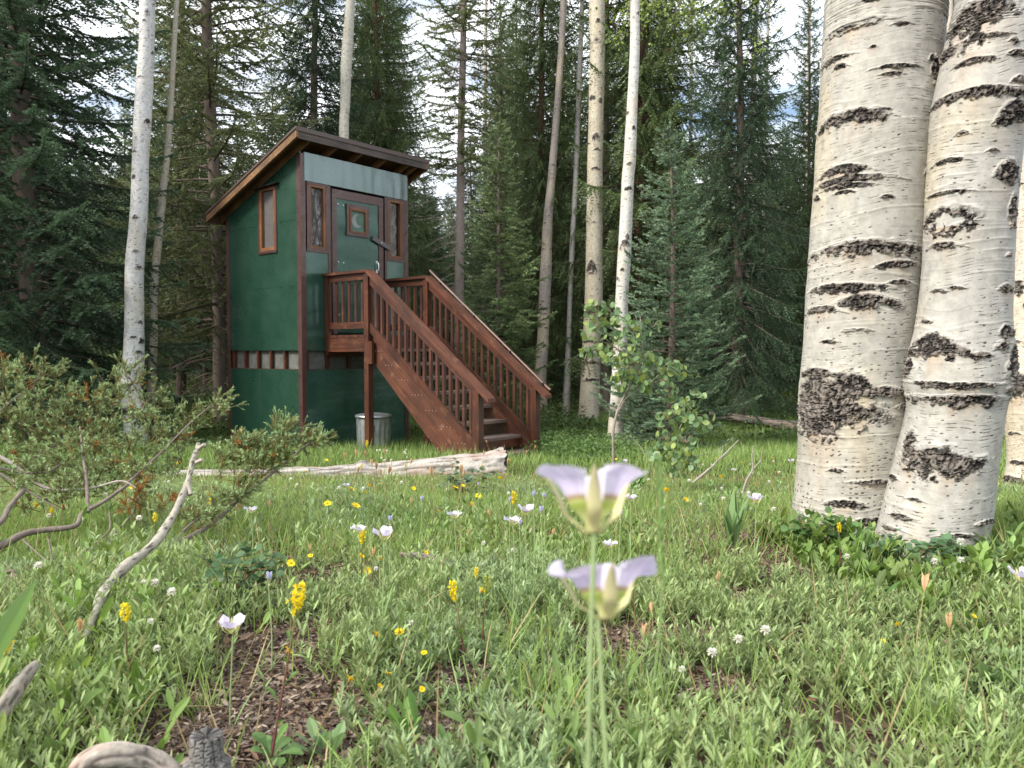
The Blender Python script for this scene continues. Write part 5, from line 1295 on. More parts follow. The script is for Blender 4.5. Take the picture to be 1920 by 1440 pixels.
sapling('leafy aspen sapling with round grey-green leaves in front of the wavy white aspen',
        [([(1150, 925, 6.5), (1150, 860, 6.5), (1150, 810, 6.5), (1158, 770, 6.5), (1172, 740, 6.5), (1190, 705, 6.5), (1205, 670, 6.5), (1203, 630, 6.5), (1200, 590, 6.5)], .013, .003), ([(1160, 770, 6.5), (1176, 745, 6.45), (1215, 720, 6.4), (1250, 690, 6.4)], .006, .002), ([(1190, 705, 6.5), (1170, 665, 6.5), (1140, 640, 6.5), (1120, 600, 6.5), (1115, 560, 6.5)], .006, .002), ([(1203, 640, 6.5), (1190, 585, 6.5)], .003, .001), ([(1140, 645, 6.5), (1098, 625, 6.5)], .003, .001)],
        [((1112, 575, 6.5), 20, 18, 12), ((1150, 590, 6.45), 26, 24, 18), ((1120, 615, 6.5), 32, 20, 24), ((1180, 620, 6.4), 34, 24, 26), ((1225, 612, 6.5), 16, 16, 6), ((1110, 655, 6.5), 22, 14, 14), ((1160, 655, 6.4), 38, 26, 44), ((1195, 680, 6.4), 42, 28, 52), ((1240, 690, 6.5), 36, 26, 42), ((1265, 690, 6.5), 20, 16, 16), ((1170, 712, 6.4), 26, 16, 20), ((1225, 718, 6.4), 34, 18, 30), ((1255, 735, 6.5), 18, 14, 12)], 3)
sapling('lower bushy aspen sapling standing right of the taller one',
        [([(1262, 905, 6.1), (1262, 860, 6.1), (1268, 820, 6.1), (1285, 780, 6.1), (1300, 750, 6.1)], .007, .002), ([(1262, 870, 6.1), (1240, 830, 6.1), (1235, 800, 6.1)], .004, .001), ([(1270, 830, 6.1), (1320, 790, 6.1)], .004, .001), ([(1262, 860, 6.1), (1330, 850, 6.0), (1380, 822, 6.0)], .003, .001), ([(1235, 890, 6.1), (1215, 860, 6.1), (1190, 825, 6.2), (1165, 812, 6.2)], .003, .001)],
        [((1255, 785, 6.1), 26, 18, 24), ((1285, 760, 6.1), 24, 18, 20), ((1305, 740, 6.1), 12, 12, 7), ((1300, 790, 6.1), 26, 20, 28), ((1328, 785, 6.1), 12, 10, 6), ((1250, 820, 6.1), 24, 18, 24), ((1285, 830, 6.0), 28, 18, 30), ((1240, 850, 6.1), 24, 14, 20), ((1285, 862, 6.0), 24, 16, 22), ((1265, 880, 6.1), 20, 10, 12)], 4)
for lb_, pts_ in (('bare forked twig standing in the grass left of the broad front trunk', [(1392, 925, 5.6), (1400, 900, 5.6), (1411, 880, 5.6), (1410, 855, 5.6), (1413, 835, 5.6)]), ('thin bare dead stick leaning right of the bushy sapling', [(1300, 905, 5.8), (1340, 870, 5.8), (1385, 825, 5.9)])):
    t = thing('dead_twig', lb_, 'twig'); mb = MB(); P = spline([P3(*q) for q in pts_], 20); tube(mb, P, np.linspace(.010, .003, 20), 7, (.34, .30, .27), wob=.2); mb.build('main_twig', M_bark, t, smooth=True)
    mb = MB(); tube(mb, [P[9], P[9] + (.06, 0, .07), P[9] + (.07, .01, .14)], [.005, .003, .002], 6, (.34, .30, .27)); mb.build('side_twig', M_bark, t, smooth=True)
# hanging leaves of the wavy aspen at the picture top
t = thing('aspen_foliage', 'light yellow-green aspen leaves hanging at the picture top above the wavy white aspen', 'foliage'); rg = np.random.default_rng(9)
LP = []; wd = MB()
for (a, b, r, n) in ((1180, 30, 30, 90), (1220, 10, 50, 200), (1280, 20, 50, 170), (1340, 0, 50, 150), (1300, -50, 90, 300), (1200, -60, 80, 260), (1400, -20, 50, 120), (1420, 90, 24, 40), (1160, 70, 18, 30)):
    c0 = np.array(P3(a, b, 13.2))
    for i in range(n // 12): 
        e = c0 + rg.normal(0, .3, 3) * r / FPX * 13; tube(wd, [c0 + (0, 0, .3), e], [.006, .002], 4, (.3, .28, .24), cap=False)
    LP.append(c0 + rg.normal(0, .5, (n, 3)) * (r / FPX * 13.2, .5, r / FPX * 13.2))
LP = np.concatenate(LP); n = len(LP); mbL = MB(); leaves(mbL, LP, rg.normal(0, .5, (n, 3)) + (0, 0, -.6), .05 * rg.uniform(.8, 1.2, n), .048, np.array((.22, .30, .07)) * rg.uniform(.7, 1.3, (n, 1)), 0, PROF_LO, None, twist=rg.uniform(-1.5, 1.5, n))
mbL.build('leaves', M_round, t); wd.build('twigs', M_bark, t)
# ================================================================== FLOWERS
def petal_mat(name, trans=.45):
    m = leaf_mat(name, trans, .55, .25)
    n, l = m.node_tree.nodes, m.node_tree.links
    for x in n:
        if x.type == 'HUE_SAT': x.inputs['Saturation'].default_value = 1.0; x.inputs['Value'].default_value = 1.1; x.inputs['Hue'].default_value = .5
    return m
M_petal = petal_mat('lily petals', .42); M_yel = petal_mat('yellow petals', .3); M_stem = leaf_mat('flower stems', .2, .55, .3); M_pod = leaf_mat('dry seed pods', .3, .7, .2)
LAV = np.array((.72, .66, .86)); WHT = np.array((.80, .78, .86)); CUPY = np.array((.62, .64, .30)); GRNB = np.array((.34, .44, .08)); MAR = np.array((.30, .14, .08))
def petal_surf(az, R_, H_, half, nu, nv, ruffle=.0, seed=0, flare=1.0, inward=0.0, lav=None, rimdrop=0.0):
    """one broad petal of a cup flower with its base at the origin"""
    lav = LAV if lav is None else lav
    u = np.linspace(0, 1, nu)[:, None]; v = np.linspace(-1, 1, nv)[None]
    # bowl then flare
    rr = R_ * (.10 + .26 * sstep(0, .30, u) + .64 * flare * u ** 1.9) ; zz = H_ * (u ** .72 * 1.0 - rimdrop * sstep(.6, 1, u) * np.clip(1 - np.abs(v), 0, 1))
    wid = half * (.9 - .15 * sstep(0, .3, u) + .13 * sstep(.3, .9, u)) * np.sqrt(np.clip(1.0 - .0 * u, 0, 1))
    edge = 1 - .10 * np.abs(v) ** 2.5 * sstep(.5, 1, u)
    zz = zz * edge + ruffle * R_ * sstep(.45, 1, u) * (vnoise(v * 2.2 + seed + 0 * u, u * 2 + 0 * v, seed=seed) - .5)
    rr = rr * (1 + .15 * ruffle * (vnoise(v * 3 + seed + 0 * u, u * 3 + 0 * v, seed=seed + 3) - .5)) * (1 - .25 * sstep(.6, 1, np.abs(v)) * sstep(.7, 1, u)) * (1 - inward * u ** 2)
    A = az + v * wid
    X = rr * np.cos(A); Y = rr * np.sin(A); Z = zz + 0 * v
    V = np.stack([X, Y, Z], -1).reshape(-1, 3)
    uu = (u + 0 * v)[..., None]
    c = CUPY + (GRNB - CUPY) * (np.exp(-((uu - .24) / .09) ** 2) * .9)
    c = c + (MAR - c) * (np.exp(-((uu - .37) / .04) ** 2) * .9)
    pale = lav * (.84 + .24 * vnoise(v * (30 if nu > 12 else 9) + 0 * u, u * 2.5 + 0 * v, seed=seed)[..., None]); pale = pale + (WHT - pale) * (sstep(.6, 1.0, np.abs(v) + 0 * u)[..., None] * .5 + sstep(.85, 1, uu) * .4).clip(0, 1)
    c = c + (pale - c) * sstep(.37, .43, uu)
    idx = np.arange(nu * nv).reshape(nu, nv)
    F = np.stack([idx[:-1, :-1], idx[:-1, 1:], idx[1:, 1:], idx[1:, :-1]], -1).reshape(-1, 4)
    return V, F, c.reshape(-1, 3)
def lily(name, label, group, size=.03, hgt=.4, seed=0, hi=False, az0=0.0, kind='open', ruffle=.5, hfac=1.0, lean=(0, 0), leaf=True, az=None, stem_r=.0013, lav=None):
    """flower head at the empty's origin, stem reaching down hgt"""
    t = thing(name, label, 'flower', group=group)
    nu, nv = (26, 31) if hi else (9, 9)
    H_ = size * hfac
    azs = az if az is not None else [az0, az0 + 2.09, az0 + 4.19]
    for i, a in enumerate(azs):
        mb = MB()
        if kind == 'open': V, F, c = petal_surf(a, size, H_, .98, nu, nv, ruffle, seed + i, lav=lav, rimdrop=.16 if hi and i < 2 else 0)
        else: V, F, c = petal_surf(a, size * .42, size * 1.3, 1.1, nu, nv, .15, seed + i, inward=.35, lav=np.array((.42, .42, .66)))
        mb.add(V, F, c); mb.build('petal', M_petal, t, smooth=True)
    mb = MB()
    for i, a in enumerate(azs):
        a2 = a + 1.05; d = np.array([[math.cos(a2), math.sin(a2), 0]])
        if kind == 'open':
            nU = 14 if hi else 6; u = np.linspace(0, 1, nU); rr = size * (.13 + .33 * sstep(0, .35, u) + .42 * u ** 1.9) + size * .03
            wv = size * .125 * np.sin(np.pi * (u * .88 + .12)) ** .7; sd = np.array([-math.sin(a2), math.cos(a2), 0])
            C0 = np.stack([rr * math.cos(a2), rr * math.sin(a2), H_ * u * (.88 if hi else .98)], 1)
            V = np.stack([C0 - sd * wv[:, None], C0 + np.array([math.cos(a2), math.sin(a2), 0]) * size * .05, C0 + sd * wv[:, None]], 1).reshape(-1, 3)
            idx = np.arange(nU * 3).reshape(nU, 3); F = np.stack([idx[:-1, :-1], idx[:-1, 1:], idx[1:, 1:], idx[1:, :-1]], -1).reshape(-1, 4)
            cc = np.array((.60, .58, .28)) + (np.array((.52, .48, .30)) - np.array((.60, .58, .28))) * u[:, None]
            mb.add(V, F, np.repeat(cc, 3, 0))
        else:
            leaves(mb, np.zeros((1, 3)), np.array([[math.cos(a2) * .35, math.sin(a2) * .35, 1]]), size * 1.2, size * .25, (.35, .42, .25), 0, PROF_LANCE, .3)
    mb.build('sepals', M_stem, t, smooth=True)
    mb = MB(); lathe(mb, [(.0001, -size * .03), (size * .10, 0), (size * .13, size * .05), (size * .05, size * .2), (.0001, size * .45)], 8, c=(.42, .42, .22)); mb.build('centre', M_stem, t)
    mb = MB(); k = 8; u = np.linspace(0, 1, k)
    tube(mb, np.stack([lean[0] * u ** 1.5 + .004 * np.sin(u * 5 + seed), lean[1] * u ** 1.5, -hgt * u], 1), [stem_r * (1 + .3 * x) for x in u], 10 if hi else 5, (.30, .40, .18))
    s_ = mb.build('stem', M_stem, t, smooth=True)
    if leaf:
        mb = MB(); leaves(mb, np.array([[lean[0] * .5, 0, -hgt * .55], [lean[0] * .8, 0, -hgt * .8]]), np.array([[.5, .1, 1], [-.5, -.2, 1]]), hgt * .3, .006, (.20, .32, .12), .2, PROF_GRASS, .3); mb.build('leaf', M_leaf, t)
    return t
def put(o, px, py, h, yscale=1.0, rot=0.0, s_=1.0, D=None):
    p = ground_hit(px, py, h) if D is None else at(px, py, D)
    o.location = p; o.rotation_euler = (0, 0, rot); o.scale = (s_, s_, s_)
    return p
# --- the two blurred lilies right in front of the lens
D1, D2 = .405, .43
k1 = D1 / FPX
o = lily('mariposa_lily', 'large blurred lilac lily with a yellow cup, upper of the two near the lens', 'lilies right in front of the lens', size=108 * k1, hgt=.40, seed=3, hi=True, az=[-2.66, -.50, 1.57], hfac=1.22, ruffle=.22, stem_r=.0012, lean=(0, .11))
put(o, 1112, 999, 0, D=D1, rot=0); o.rotation_euler = (R(-17), 0, 0)
k2 = D2 / FPX
o = lily('mariposa_lily', 'large blurred lilac lily with curled petal tips, lower of the two near the lens', 'lilies right in front of the lens', size=104 * k2, hgt=.38, seed=11, hi=True, az=[-2.60, -.44, 1.6], hfac=1.04, ruffle=.42, stem_r=.0012, lean=(0, .13), lav=np.array((.70, .63, .84)), leaf=False)
put(o, 1135, 1160, 0, D=D2, rot=.08); o.rotation_euler = (R(-21), 0, .08)
# --- lilies further off: two open models and one bud, copied
A_ = lily('mariposa_lily', 'x', None, size=.026, hgt=.34, seed=21, az0=.3, ruffle=.6)
B_ = lily('mariposa_lily', 'x', None, size=.024, hgt=.30, seed=25, az0=1.2, ruffle=.5, hfac=.8, lav=np.array((.72, .70, .84)))
C_b = lily('lily_bud', 'x', None, size=.022, hgt=.32, seed=31, az0=.3, kind='bud')
used_ = set()
def place(src, label, px, py, h, rot=0, s_=1.0, group=None, tilt=None, D=None):
    o = src if src.name not in used_ else copy_tree(src)
    used_.add(src.name)
    p = put(o, px, py, h, rot=rot, s_=s_, D=D); o['label'] = label
    if group: o['group'] = group
    if tilt: o.rotation_euler = (tilt[0], tilt[1], rot)
    # let the stem reach the soil
    for c in o.children:
        if c.name.startswith('stem') and c.type == 'MESH':
            z = G(p.x, p.y); c.scale = (1, 1, max(.2, (p.z - z + .02) / (h * s_) * (h / c.get('len', h)))) if False else (1, 1, 1)
    return o
gl = 'lilies standing in the meadow'
place(A_, 'white cup lily at lower left, alone on a tall grey-green stem above bare soil', 433, 1188, .31, .5, .95, gl, D=1.42)
for (px, py, h, lb, src, rot) in [
    (852, 972, .26, 'white lily in the middle of the meadow, left of the lily bunch', B_, .4),
    (673, 1000, .22, 'pale lily beside the yellow spike left of centre', B_, 2.0),
    (719, 1014, .26, 'small white lily just right of the pale lily beside the yellow spike', A_, 1.0),
    (962, 984, .28, 'spreading white lily, lowest left of the central lily bunch', B_, .1),
    (986, 966, .28, 'white lily in the middle of the central lily bunch', A_, 2.5),
    (1183, 940, .26, 'flat open white lily behind the right petals of the big blurred lily', B_, 1.4),
    (1143, 1028, .20, 'star-shaped white lily between the two big blurred lilies', B_, .9),
    (1417, 944, .26, 'white cup lily left of the front trunks above the upright leaf clump', A_, .8),
    (650, 914, .22, 'white lily just below the fallen log', B_, 1.9),
    (471, 962, .20, 'white lily at left between the juniper branch and the log', B_, .2),
    (1172, 868, .25, 'tiny white lily behind the big blurred lily beside the sapling stem', A_, 1.2),
    (1483, 868, .24, 'small white lily at the left edge of the broad front trunk', A_, .2),
    (1376, 884, .2, 'small white lily between the bushy sapling and the front trunks', B_, 1.1),
    (1884, 815, .30, 'white lily between the leaning trunk and the curving right-edge aspen', A_, 1.7),
    (1915, 1092, .25, 'white lily cut by the right edge of the picture', A_, 2.2)]:
    place(src, lb, px, py, h, rot, RG.uniform(.9, 1.1), gl)
gb = 'closed lily buds in the meadow'
for (px, py, h, lb) in [(1015, 968, .28, 'plump violet lily bud, rightmost of the central bunch'), (975, 992, .24, 'violet lily bud, lowest of the central bunch'), (1001, 938, .30, 'upright lilac bud at the top of the central bunch'), (1020, 940, .30, 'lilac bud just right of the topmost one in the central bunch'),
                        (957, 946, .28, 'lilac bud beside the yellow spike of the central bunch'), (580, 888, .30, 'pale blue bud standing above the log below the outhouse corner'), (791, 946, .26, 'grey-lilac bud in mid meadow left of the first white lily'), (897, 915, .25, 'lilac bud just below the thick end of the log'),
                        (732, 985, .24, 'thin pale bud in the grass above the small white lily'), (1163, 975, .26, 'slim white bud right of the big upper blurred lily'), (1880, 850, .26, 'grey lilac bud between the leaning trunk and the right-edge aspen'), (505, 1098, .2, 'small violet bud near the dark leafy plant at left')]:
    place(C_b, lb, px, py, h, RG.uniform(0, 3), RG.uniform(.85, 1.1), gb)

# --- yellow spikes
def goldenrod(name, seed, L=.06, hgt=.2, nfl=70, leafn=5, colr=(.90, .76, .04), basal=0):
    t = thing(name, 'x', 'flower'); rg = np.random.default_rng(seed)
    mb = MB()
    for i in range(nfl):
        u = rg.uniform(0, 1); z = -L * u; rad = L * .20 * (math.sin(math.pi * min(1, .12 + u * .9)) ** .6) * rg.uniform(.5, 1) * (1 if rg.random() > .15 else 1.6); a = rg.uniform(0, 6.28)
        c0 = np.array([math.cos(a) * rad, math.sin(a) * rad, z]); o_ = unit(np.array([math.cos(a), math.sin(a), .8]))
        m_ = 6; dd = unit(rg.normal(0, .8, (m_, 3)) + o_); leaves(mb, np.tile(c0, (m_, 1)), dd, .0055, .003, np.array(colr) * rg.uniform(.7, 1.15), 0, PROF_LO, None)
    mb.build('florets', M_yel, t)
    mb = MB(); tube(mb, [(0, 0, 0), (.002, 0, -L), (0, .003, -L - hgt * .5), (0, 0, -L - hgt)], [.0008, .0015, .002, .0025], 6, [(.25, .28, .08), (.22, .22, .08), (.16, .07, .06), (.17, .05, .06)]); mb.build('stem', M_stem, t, smooth=True)
    mb = MB(); n = leafn; a = np.arange(n) * 2.3; zz_ = -L - hgt * np.linspace(.05, .9, n)
    leaves(mb, np.stack([0 * a, 0 * a, zz_], 1), np.stack([np.cos(a) * .6, np.sin(a) * .6, 0 * a + .8], 1), np.linspace(.022, .055, n), np.linspace(.006, .013, n), (.13, .24, .06), .25, PROF_SPOON, .3)
    if basal:
        a = np.arange(basal) * 2.4 + .4; leaves(mb, np.tile((0, 0, -L - hgt + .005), (basal, 1)), np.stack([np.cos(a) * .75, np.sin(a) * .75, rg.uniform(.5, 1.2, basal)], 1), rg.uniform(.06, .085, basal), .024, np.array((.13, .23, .075)) * rg.uniform(.8, 1.2, (basal, 1)), .45, PROF_SPOON, .25)
    mb.build('leaves', M_leaf, t)
    return t
g0 = goldenrod('yellow_spike_flower', 5, .050, .25, 90, 7, basal=7)
g1 = goldenrod('yellow_spike_flower', 6, .040, .16, 60, 5); g2 = goldenrod('yellow_spike_flower', 7, .045, .16, 45, 5, (.42, .46, .06))
gg = 'yellow spike flowers in the meadow'
place(g0, 'tall yellow spike on a red stem, rising from a leaf rosette on the bare soil', 562, 1095, .285, 0, 1.0, gg, tilt=(0, .17), D=1.28)
for (px, py, h, lb, src, s_) in [(233, 1132, .19, 'yellow spike in front of the mottled leaning branch at left', g1, .95), (12, 1178, .21, 'bright yellow spike cut by the left edge', g1, 1.05), (847, 1090, .19, 'thick yellow spike right of centre foreground', g1, 1.1), (893, 1064, .19, 'short yellow spike between the thick one and the greenish one', g1, .6),
                                 (913, 1082, .19, 'greenish unopened spike right of the thick yellow one', g2, .9), (1573, 980, .2, 'round-topped yellow spike at the foot of the broad front trunk', g1, .75), (963, 922, .28, 'yellow spike among the buds of the central lily bunch', g1, 1.1), (678, 990, .22, 'yellow spike behind the pale lily left of centre', g1, 1.1),
                                 (688, 826, .3, 'slim yellow spike in front of the deck post', g1, 1.6), (677, 870, .22, 'small yellow spike behind the middle of the log', g1, 1.1), (760, 868, .22, 'small yellow spike left of the dirt mound', g1, 1.0), (98, 948, .2, 'yellow spike under the juniper near the left edge', g1, 1.0), (236, 898, .25, 'yellow spike seen through the juniper beside the log', g1, 1.0),
                                 (290, 962, .2, 'yellow spike in the shade of the juniper stems', g1, .8), (1680, 1000, .12, 'pale green spike low between the two front trunks', g2, .6)]:
    place(src, lb, px, py, h, RG.uniform(0, 3), s_, gg, tilt=(RG.normal(0, .08), RG.normal(0, .08)))
# --- yellow daisies
def daisy(name, seed, r=.013, n=13, colr=(.92, .70, .02), hgt=.12):
    t = thing(name, 'x', 'flower'); rg = np.random.default_rng(seed); a = np.arange(n) / n * 6.283
    mb = MB(); leaves(mb, np.zeros((n, 3)) + np.stack([np.cos(a), np.sin(a), 0 * a], 1) * r * .2, np.stack([np.cos(a), np.sin(a), rg.uniform(.1, .5, n)], 1), r * .85, r * .36, np.array(colr) * rg.uniform(.85, 1.1, (n, 1)), .1, PROF_OVAL, .15)
    mb.build('petals', M_yel, t); mb = MB(); lathe(mb, [(.0001, r * .22), (r * .22, r * .15), (r * .32, 0), (r * .2, -r * .3), (.001, -r * .5)], 8, c=(.55, .25, .01)); mb.build('centre', M_yel, t)
    mb = MB(); tube(mb, [(0, 0, -.003), (.004, 0, -hgt * .5), (0, 0, -hgt)], .0009, 5, (.16, .22, .08)); mb.build('stem', M_stem, t)
    return t
d0 = daisy('yellow_daisy', 1); gd = 'yellow daisies in the meadow'
for (px, py, h, lb, s_) in [(546, 1056, .09, 'yellow daisy above the tall red-stemmed spike', 1.1), (688, 1071, .09, 'yellow daisy in mid meadow below the small white lily', 1.1), (707, 1189, .08, 'left of two yellow daisies side by side in the silvery leaves', .95), (749, 1185, .08, 'right of two yellow daisies side by side in the silvery leaves', .95),
                            (657, 1272, .07, 'yellow daisy low in the leaves right of the bare soil', .9), (541, 1220, .12, 'yellow daisy right beside the red stem over bare soil', .85), (582, 1042, .09, 'small yellow daisy just right of the one above the tall spike', .7), (795, 1224, .07, 'orange half-open daisy near the thick yellow spike', .6),
                            (904, 1107, .11, 'yellow daisy touching the greenish spike', 1.0), (1455, 1358, .07, 'single orange daisy in the lower right foreground', .6), (1025, 1076, .09, 'tiny yellow daisy left of the lower blurred lily', .5), (799, 1036, .09, 'small yellow daisy above the short grey stick', .7), (838, 1066, .09, 'small yellow daisy at the end of the short grey stick', .6),
                            (712, 1286, .06, 'tiny orange daisy low in the foreground leaves', .5), (791, 1292, .06, 'tiny yellow bud of a daisy low at centre foreground', .5), (677, 1042, .1, 'yellow daisy between the yellow spike and the mid meadow daisy', 1.0), (713, 1046, .1, 'cream and orange daisy under the small white lily', 1.0),
                            (728, 1262, .06, 'orange daisy above the tiny orange one', .6), (1683, 1170, .06, 'yellow daisy low in front of the trunks', .6), (1826, 1155, .06, 'yellow daisy beside the dry pod at lower right', .6), (1656, 1202, .05, 'tiny yellow daisy in the right foreground leaves', .5), (1286, 936, .15, 'yellow daisy in the grass right of the upper blurred lily', .8), (822, 958, .12, 'yellow daisy left of the mid meadow white lily', .8)]:
    place(d0, lb, px, py, h, RG.uniform(0, 3), s_, gd, tilt=(RG.uniform(.3, .9), RG.normal(0, .3)))
rf = random.Random(3)
for i in range(60):
    py = rf.uniform(856, 950); px = rf.choice([rf.uniform(1000, 1480), rf.uniform(480, 1000), rf.uniform(0, 420)])
    if 1040 < px < 1220 and py > 880: continue
    place(d0, 'tiny yellow daisy, one of many dotting the grass far behind the near flowers', px, py, .16, rf.uniform(0, 3), rf.uniform(1.1, 1.7), 'tiny yellow daisies dotting the far grass', tilt=(rf.uniform(.2, .9), 0))
# --- white pompom heads
def pompom(name, seed, r=.010, colr=(.80, .78, .72), hgt=.14):
    t = thing(name, 'x', 'flower'); rg = np.random.default_rng(seed); n = 60
    d = unit(rg.normal(0, 1, (n, 3)) * (1, 1, .6) + (0, 0, .25)); mb = MB(); leaves(mb, d * r * .35, d + rg.normal(0, .15, (n, 3)), r * .7, r * .3, np.array(colr) * rg.uniform(.85, 1.12, (n, 1)), 0, PROF_OVAL, .2); mb.build('petals', M_petal, t)
    mb = MB(); tube(mb, [(0, 0, 0), (.003, 0, -hgt * .5), (0, 0, -hgt)], .001, 5, (.18, .26, .10)); leaves(mb, np.array([[0, 0, -hgt * .4], [0, 0, -hgt * .7]]), np.array([[.6, 0, .8], [-.6, .2, .8]]), .03, .008, (.16, .26, .10), .2, PROF_LANCE, .2); mb.build('stem', M_stem, t)
    return t
p0 = pompom('white_pompom_flower', 2); gp_ = 'white pompom flowers in the meadow'
for (px, py, h, lb, s_) in [(270, 1093, .11, 'white pompom head, left of a pair by the leaning branch', 1.1), (290, 1092, .11, 'white pompom head, right of a pair by the leaning branch', 1.1), (322, 1110, .12, 'large white pompom right of the pair by the leaning branch', 1.2), (274, 1068, .12, 'white pompom just above the pair by the leaning branch', .8), (283, 1165, .10, 'small white pompom below the yellow spike at left', .8), (294, 1216, .09, 'small white pompom low at left above the bare soil', .8),
                            (1335, 1223, .10, 'white pompom, lowest left of three at right of centre', 1.1), (1384, 1198, .11, 'white pompom, middle of three at right of centre', 1.05), (1435, 1181, .12, 'white pompom, highest of three at right of centre', 1.15), (1279, 1255, .08, 'small white pompom left of the three at right of centre', .8), (1801, 1015, .16, 'white pompom against the foot of the leaning trunk', 1.3), (1752, 1052, .12, 'white pompom beside the large dry pod', 1.1),
                            (1802, 1050, .13, 'white pompom below the one at the leaning trunk', 1.1), (1588, 1043, .1, 'white pompom in the dark leaves below the broad trunk', 1.0), (705, 1066, .1, 'white pompom left of the mid meadow daisy', .8), (907, 1018, .12, 'white pompom in mid meadow', .9), (962, 1032, .12, 'white pompom right of the one in mid meadow', .9), (771, 1168, .08, 'white fluffy head above the thick yellow spike leaves', .8), (72, 1060, .12, 'white pompom under the juniper at left', 1.2), (905, 1058, .1, 'faint white pompom above the short yellow spike', .7)]:
    place(p0, lb, px, py, h, RG.uniform(0, 3), s_, gp_)
for i in range(55):
    px, py = (rf.uniform(1210, 1480), rf.uniform(850, 960)) if i % 3 == 0 else ((rf.uniform(460, 990), rf.uniform(862, 935)) if i % 3 == 1 else (rf.uniform(20, 420), rf.uniform(860, 980)))
    place(p0, 'tiny white pompom, one of many dotting the grass far behind the near flowers', px, py, .17, 0, rf.uniform(.8, 1.4), 'tiny white pompoms dotting the far grass')
for i in range(12):
    place(p0, 'white pompom in the leafy cluster in front of the trash can', rf.uniform(705, 765), rf.uniform(843, 868), .24, 0, rf.uniform(1.0, 1.5), 'white pompoms by the trash can')
# --- dry seed pods
def pod(name, seed, r=.006, L=.03, hgt=.16):
    t = thing(name, 'x', 'seed pod'); mb = MB(); a = np.arange(12) / 12 * 6.283; V = []
    prof = [(0, .12), (.1, .3), (.35, .75), (.7, 1.0), (.9, .95), (1.0, 1.1)]
    for (u, w) in prof: V.append(np.stack([np.cos(a) * r * w * (1 + .25 * np.cos(3 * a)), np.sin(a) * r * w * (1 + .25 * np.cos(3 * a)), u * L + (u > .95) * .004 * np.cos(3 * a)], 1))
    m_ = len(prof); F = np.concatenate([np.stack([i * 12 + np.arange(12), i * 12 + (np.arange(12) + 1) % 12, (i + 1) * 12 + (np.arange(12) + 1) % 12, (i + 1) * 12 + np.arange(12)], 1) for i in range(m_ - 1)])
    cc = np.tile((.52, .36, .20), (m_ * 12, 1)) * (.75 + .4 * np.abs(np.cos(1.5 * np.tile(a, m_))))[:, None]
    mb.add(np.concatenate(V), F, cc); mb.build('pod', M_pod, t)
    mb = MB(); tube(mb, [(0, 0, 0), (.003, 0, -hgt * .5), (0, 0, -hgt)], [.0008, .0013, .0014], 5, (.34, .28, .14)); mb.build('stem', M_stem, t); return t
q0 = pod('dry_seed_pod', 2); gq = 'dry tan seed pods on thin stems'
for (px, py, h, lb, s_) in [(1733, 1108, .15, 'large dry tan pod in front of the leaning trunk', 1.25), (1780, 1178, .11, 'tilted tan pod below the large one at right', 1.05), (1345, 1090, .11, 'slim tan pod left of the front trunks', .85), (1207, 1192, .11, 'tan pod right of the lower blurred lily', .8), (583, 1034, .12, 'tan pod beside the small daisy at left of centre', .7),
                            (700, 1042, .12, 'tan pod between the yellow spike and the small white lily', .8), (920, 968, .16, 'tan pod left of the central lily bunch', .9), (1035, 1004, .13, 'tan pod left of the upper blurred lily cup', .8), (772, 945, .16, 'tan pod beside the grey-lilac bud', .9), (505, 950, .16, 'tan pod right of the juniper branch tip', 1.0), (880, 1004, .13, 'pale tan pod below the mid meadow lily', .7),
                            (1100, 930, .2, 'tan pod behind the big upper blurred lily', .6), (448, 955, .16, 'tan pod in front of the log near the juniper', 1.0), (150, 1190, .10, 'pale withered pod at the foot of the leaning branch', 1.0), (118, 958, .15, 'tan pod under the juniper at the left', 1.0), (1222, 1150, .10, 'open tan husk right of the lily stems', .8)]:
    place(q0, lb, px, py, h, RG.uniform(0, 3), s_, gq, tilt=(RG.normal(0, .15), RG.normal(0, .15)))
for i in range(22):
    place(q0, 'tan seed head among the tall grasses by the foot of the stairs and log', rf.uniform(640, 1015), rf.uniform(825, 900), .3, 0, rf.uniform(.9, 1.4), 'tan seed heads near the stairs', tilt=(rf.uniform(-.3, .3), rf.uniform(-.3, .3)))

